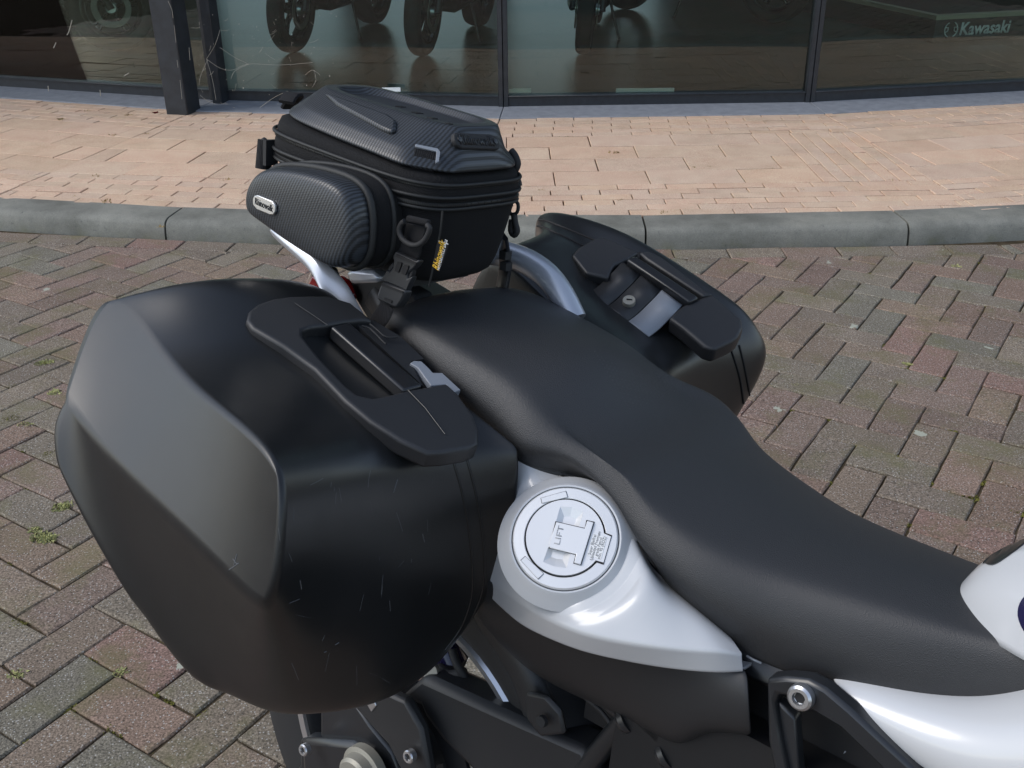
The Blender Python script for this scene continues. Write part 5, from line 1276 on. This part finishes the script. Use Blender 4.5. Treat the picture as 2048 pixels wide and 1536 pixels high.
for sgn in (-1, 1):                     # round emblem: two facing halves of a ring with hooked strokes
    arc = [podp(cxl + sgn * (.008 + .046 * math.sin(a)), 0, .088 + .052 * math.cos(a)) + nf * .004 for a in [i * math.pi / 10 for i in range(1, 10)]]
    lg.append(tube(arc, .0045, 6, sm=1))
    lg.append(tube([podp(cxl + sgn * .007, 0, .038) + nf * .004, podp(cxl + sgn * .007, 0, .138) + nf * .004], .0045, 6, sm=1))
    lg.append(tube([podp(cxl + sgn * x, 0, z) + nf * .004 for x, z in ((.05, .104), (.026, .104), (.026, .080), (.046, .072))], .004, 6, sm=1))
ptag('emblem', join(lg), M['white_print'])
# pale bars low inside the window, one even light colour
M['pale_strip'] = simple('pale bar colour', (.88, .92, .90), .25, .0)
for (xa, xb, yy, lab) in [(764, 801, 179, 'short pale strip at the foot of the glass, behind the tail bag'), (1018, 1062, 181, 'pale strip inside the window just right of the middle frame post'), (1232, 1348, 180, 'long pale strip inside the window right of the middle frame post')]:
    a, b = aty_ = (K, K)
    pa = C0 + ray(xa, yy) * ((6.10 if xa > 1000 else 6.12) / ray(xa, yy)[1]); pb_ = C0 + ray(xb, yy) * ((6.10 if xa > 1000 else 6.12) / ray(xb, yy)[1])
    c = (pa + pb_) / 2; L_ = np.linalg.norm(pb_ - pa)
    e = link('pale_bar', join([box((0, 0, 0), (L_, .012, .022)), box((0, .008, -.004), (L_, .02, .004))]), M['pale_strip']); e.location = c; tag(e, lab, 'metal strip', 'pale strips inside the window')
# cobwebs on the column and window
rs = random.Random(9); ms = []
cw = gz(405, 215, ZW)
def wp(px, py, d): return C0 + ray(px, py) * (d / ray(px, py)[1])
strands = [[(440, 95, 6.0), (470, 115, 6.02), (497, 128, 6.03)], [(413, 118, 6.0), (440, 136, 6.0), (465, 140, 6.02), (497, 128, 6.03), (560, 130, 6.04), (625, 125, 6.05)], [(462, 158, 6.0), (470, 142, 6.0), (497, 128, 6.03)], [(440, 60, 5.98), (430, 90, 5.98), (413, 118, 6.)], [(413, 118, 6.), (425, 160, 5.98), (432, 200, 5.97)],
           [(520, 215, 5.8), (548, 195, 5.78), (575, 182, 5.6)], [(610, 150, 5.9), (625, 140, 5.9), (640, 150, 5.9)], [(624, 175, 5.9), (632, 160, 5.9), (628, 140, 6.0)], [(400, 190, 5.93), (415, 202, 5.93), (432, 208, 5.93)], [(398, 170, 5.93), (402, 150, 5.93), (415, 120, 5.95)]]
for s_ in strands: ms.append(tube([wp(*p) for p in s_], .0007, 5, sm=4))
for _ in range(34):
    px, py = rs.uniform(395, 660), rs.uniform(40, 215); d = 5.94
    p = wp(px, py, d); q = p + V3(rs.gauss(0, .02), 0, rs.gauss(0, .02)); ms.append(tube([p, (p + q) / 2 + V3(0, 0, -.004), q], .0005, 4, sm=2))
for _ in range(50):
    px, py = rs.uniform(395, 700), rs.uniform(20, 215); p = wp(px, py, 5.95); s_ = rs.uniform(.001, .0035); ms.append(box(p, (s_, s_, s_ * rs.uniform(1, 3))))
me = join(ms); o = link('cobweb', me, M['web']); tag(o, 'torn dusty cobweb strung between the steel column and the window frame', 'cobweb', kind='stuff')
ms = []
for pts in ([(144, 40), (138, 62), (134, 70)], [(112, 85), (107, 96)], [(248, 152), (258, 146)], [(96, 172), (97, 182)], [(200, 180), (201, 192)]):
    ms.append(tube([wp(a, b, 6.28 if a < 330 else 6.0) for a, b in pts], 0.0025, 5, sm=2))
o = link('bird_dropping', join(ms), M['web']); tag(o, 'pale dried specks and streaks on the glass left of the column', 'dirt specks', kind='stuff')
ms = []
for pts in ([(336, 2), (344, 20), (346, 36)], [(348, 50), (352, 85)], [(360, 160), (364, 198)], [(354, 120), (356, 135)], [(378, 95), (380, 120)]):
    ms.append(tube([wp(a, b, cby - .078 - .02) for a, b in pts], .0009, 5, sm=2))
tag(link('dirt_streaks', join(ms), M['web'], None), 'pale vertical streaks of dirt on the front of the steel column', 'dirt streaks', kind='stuff')
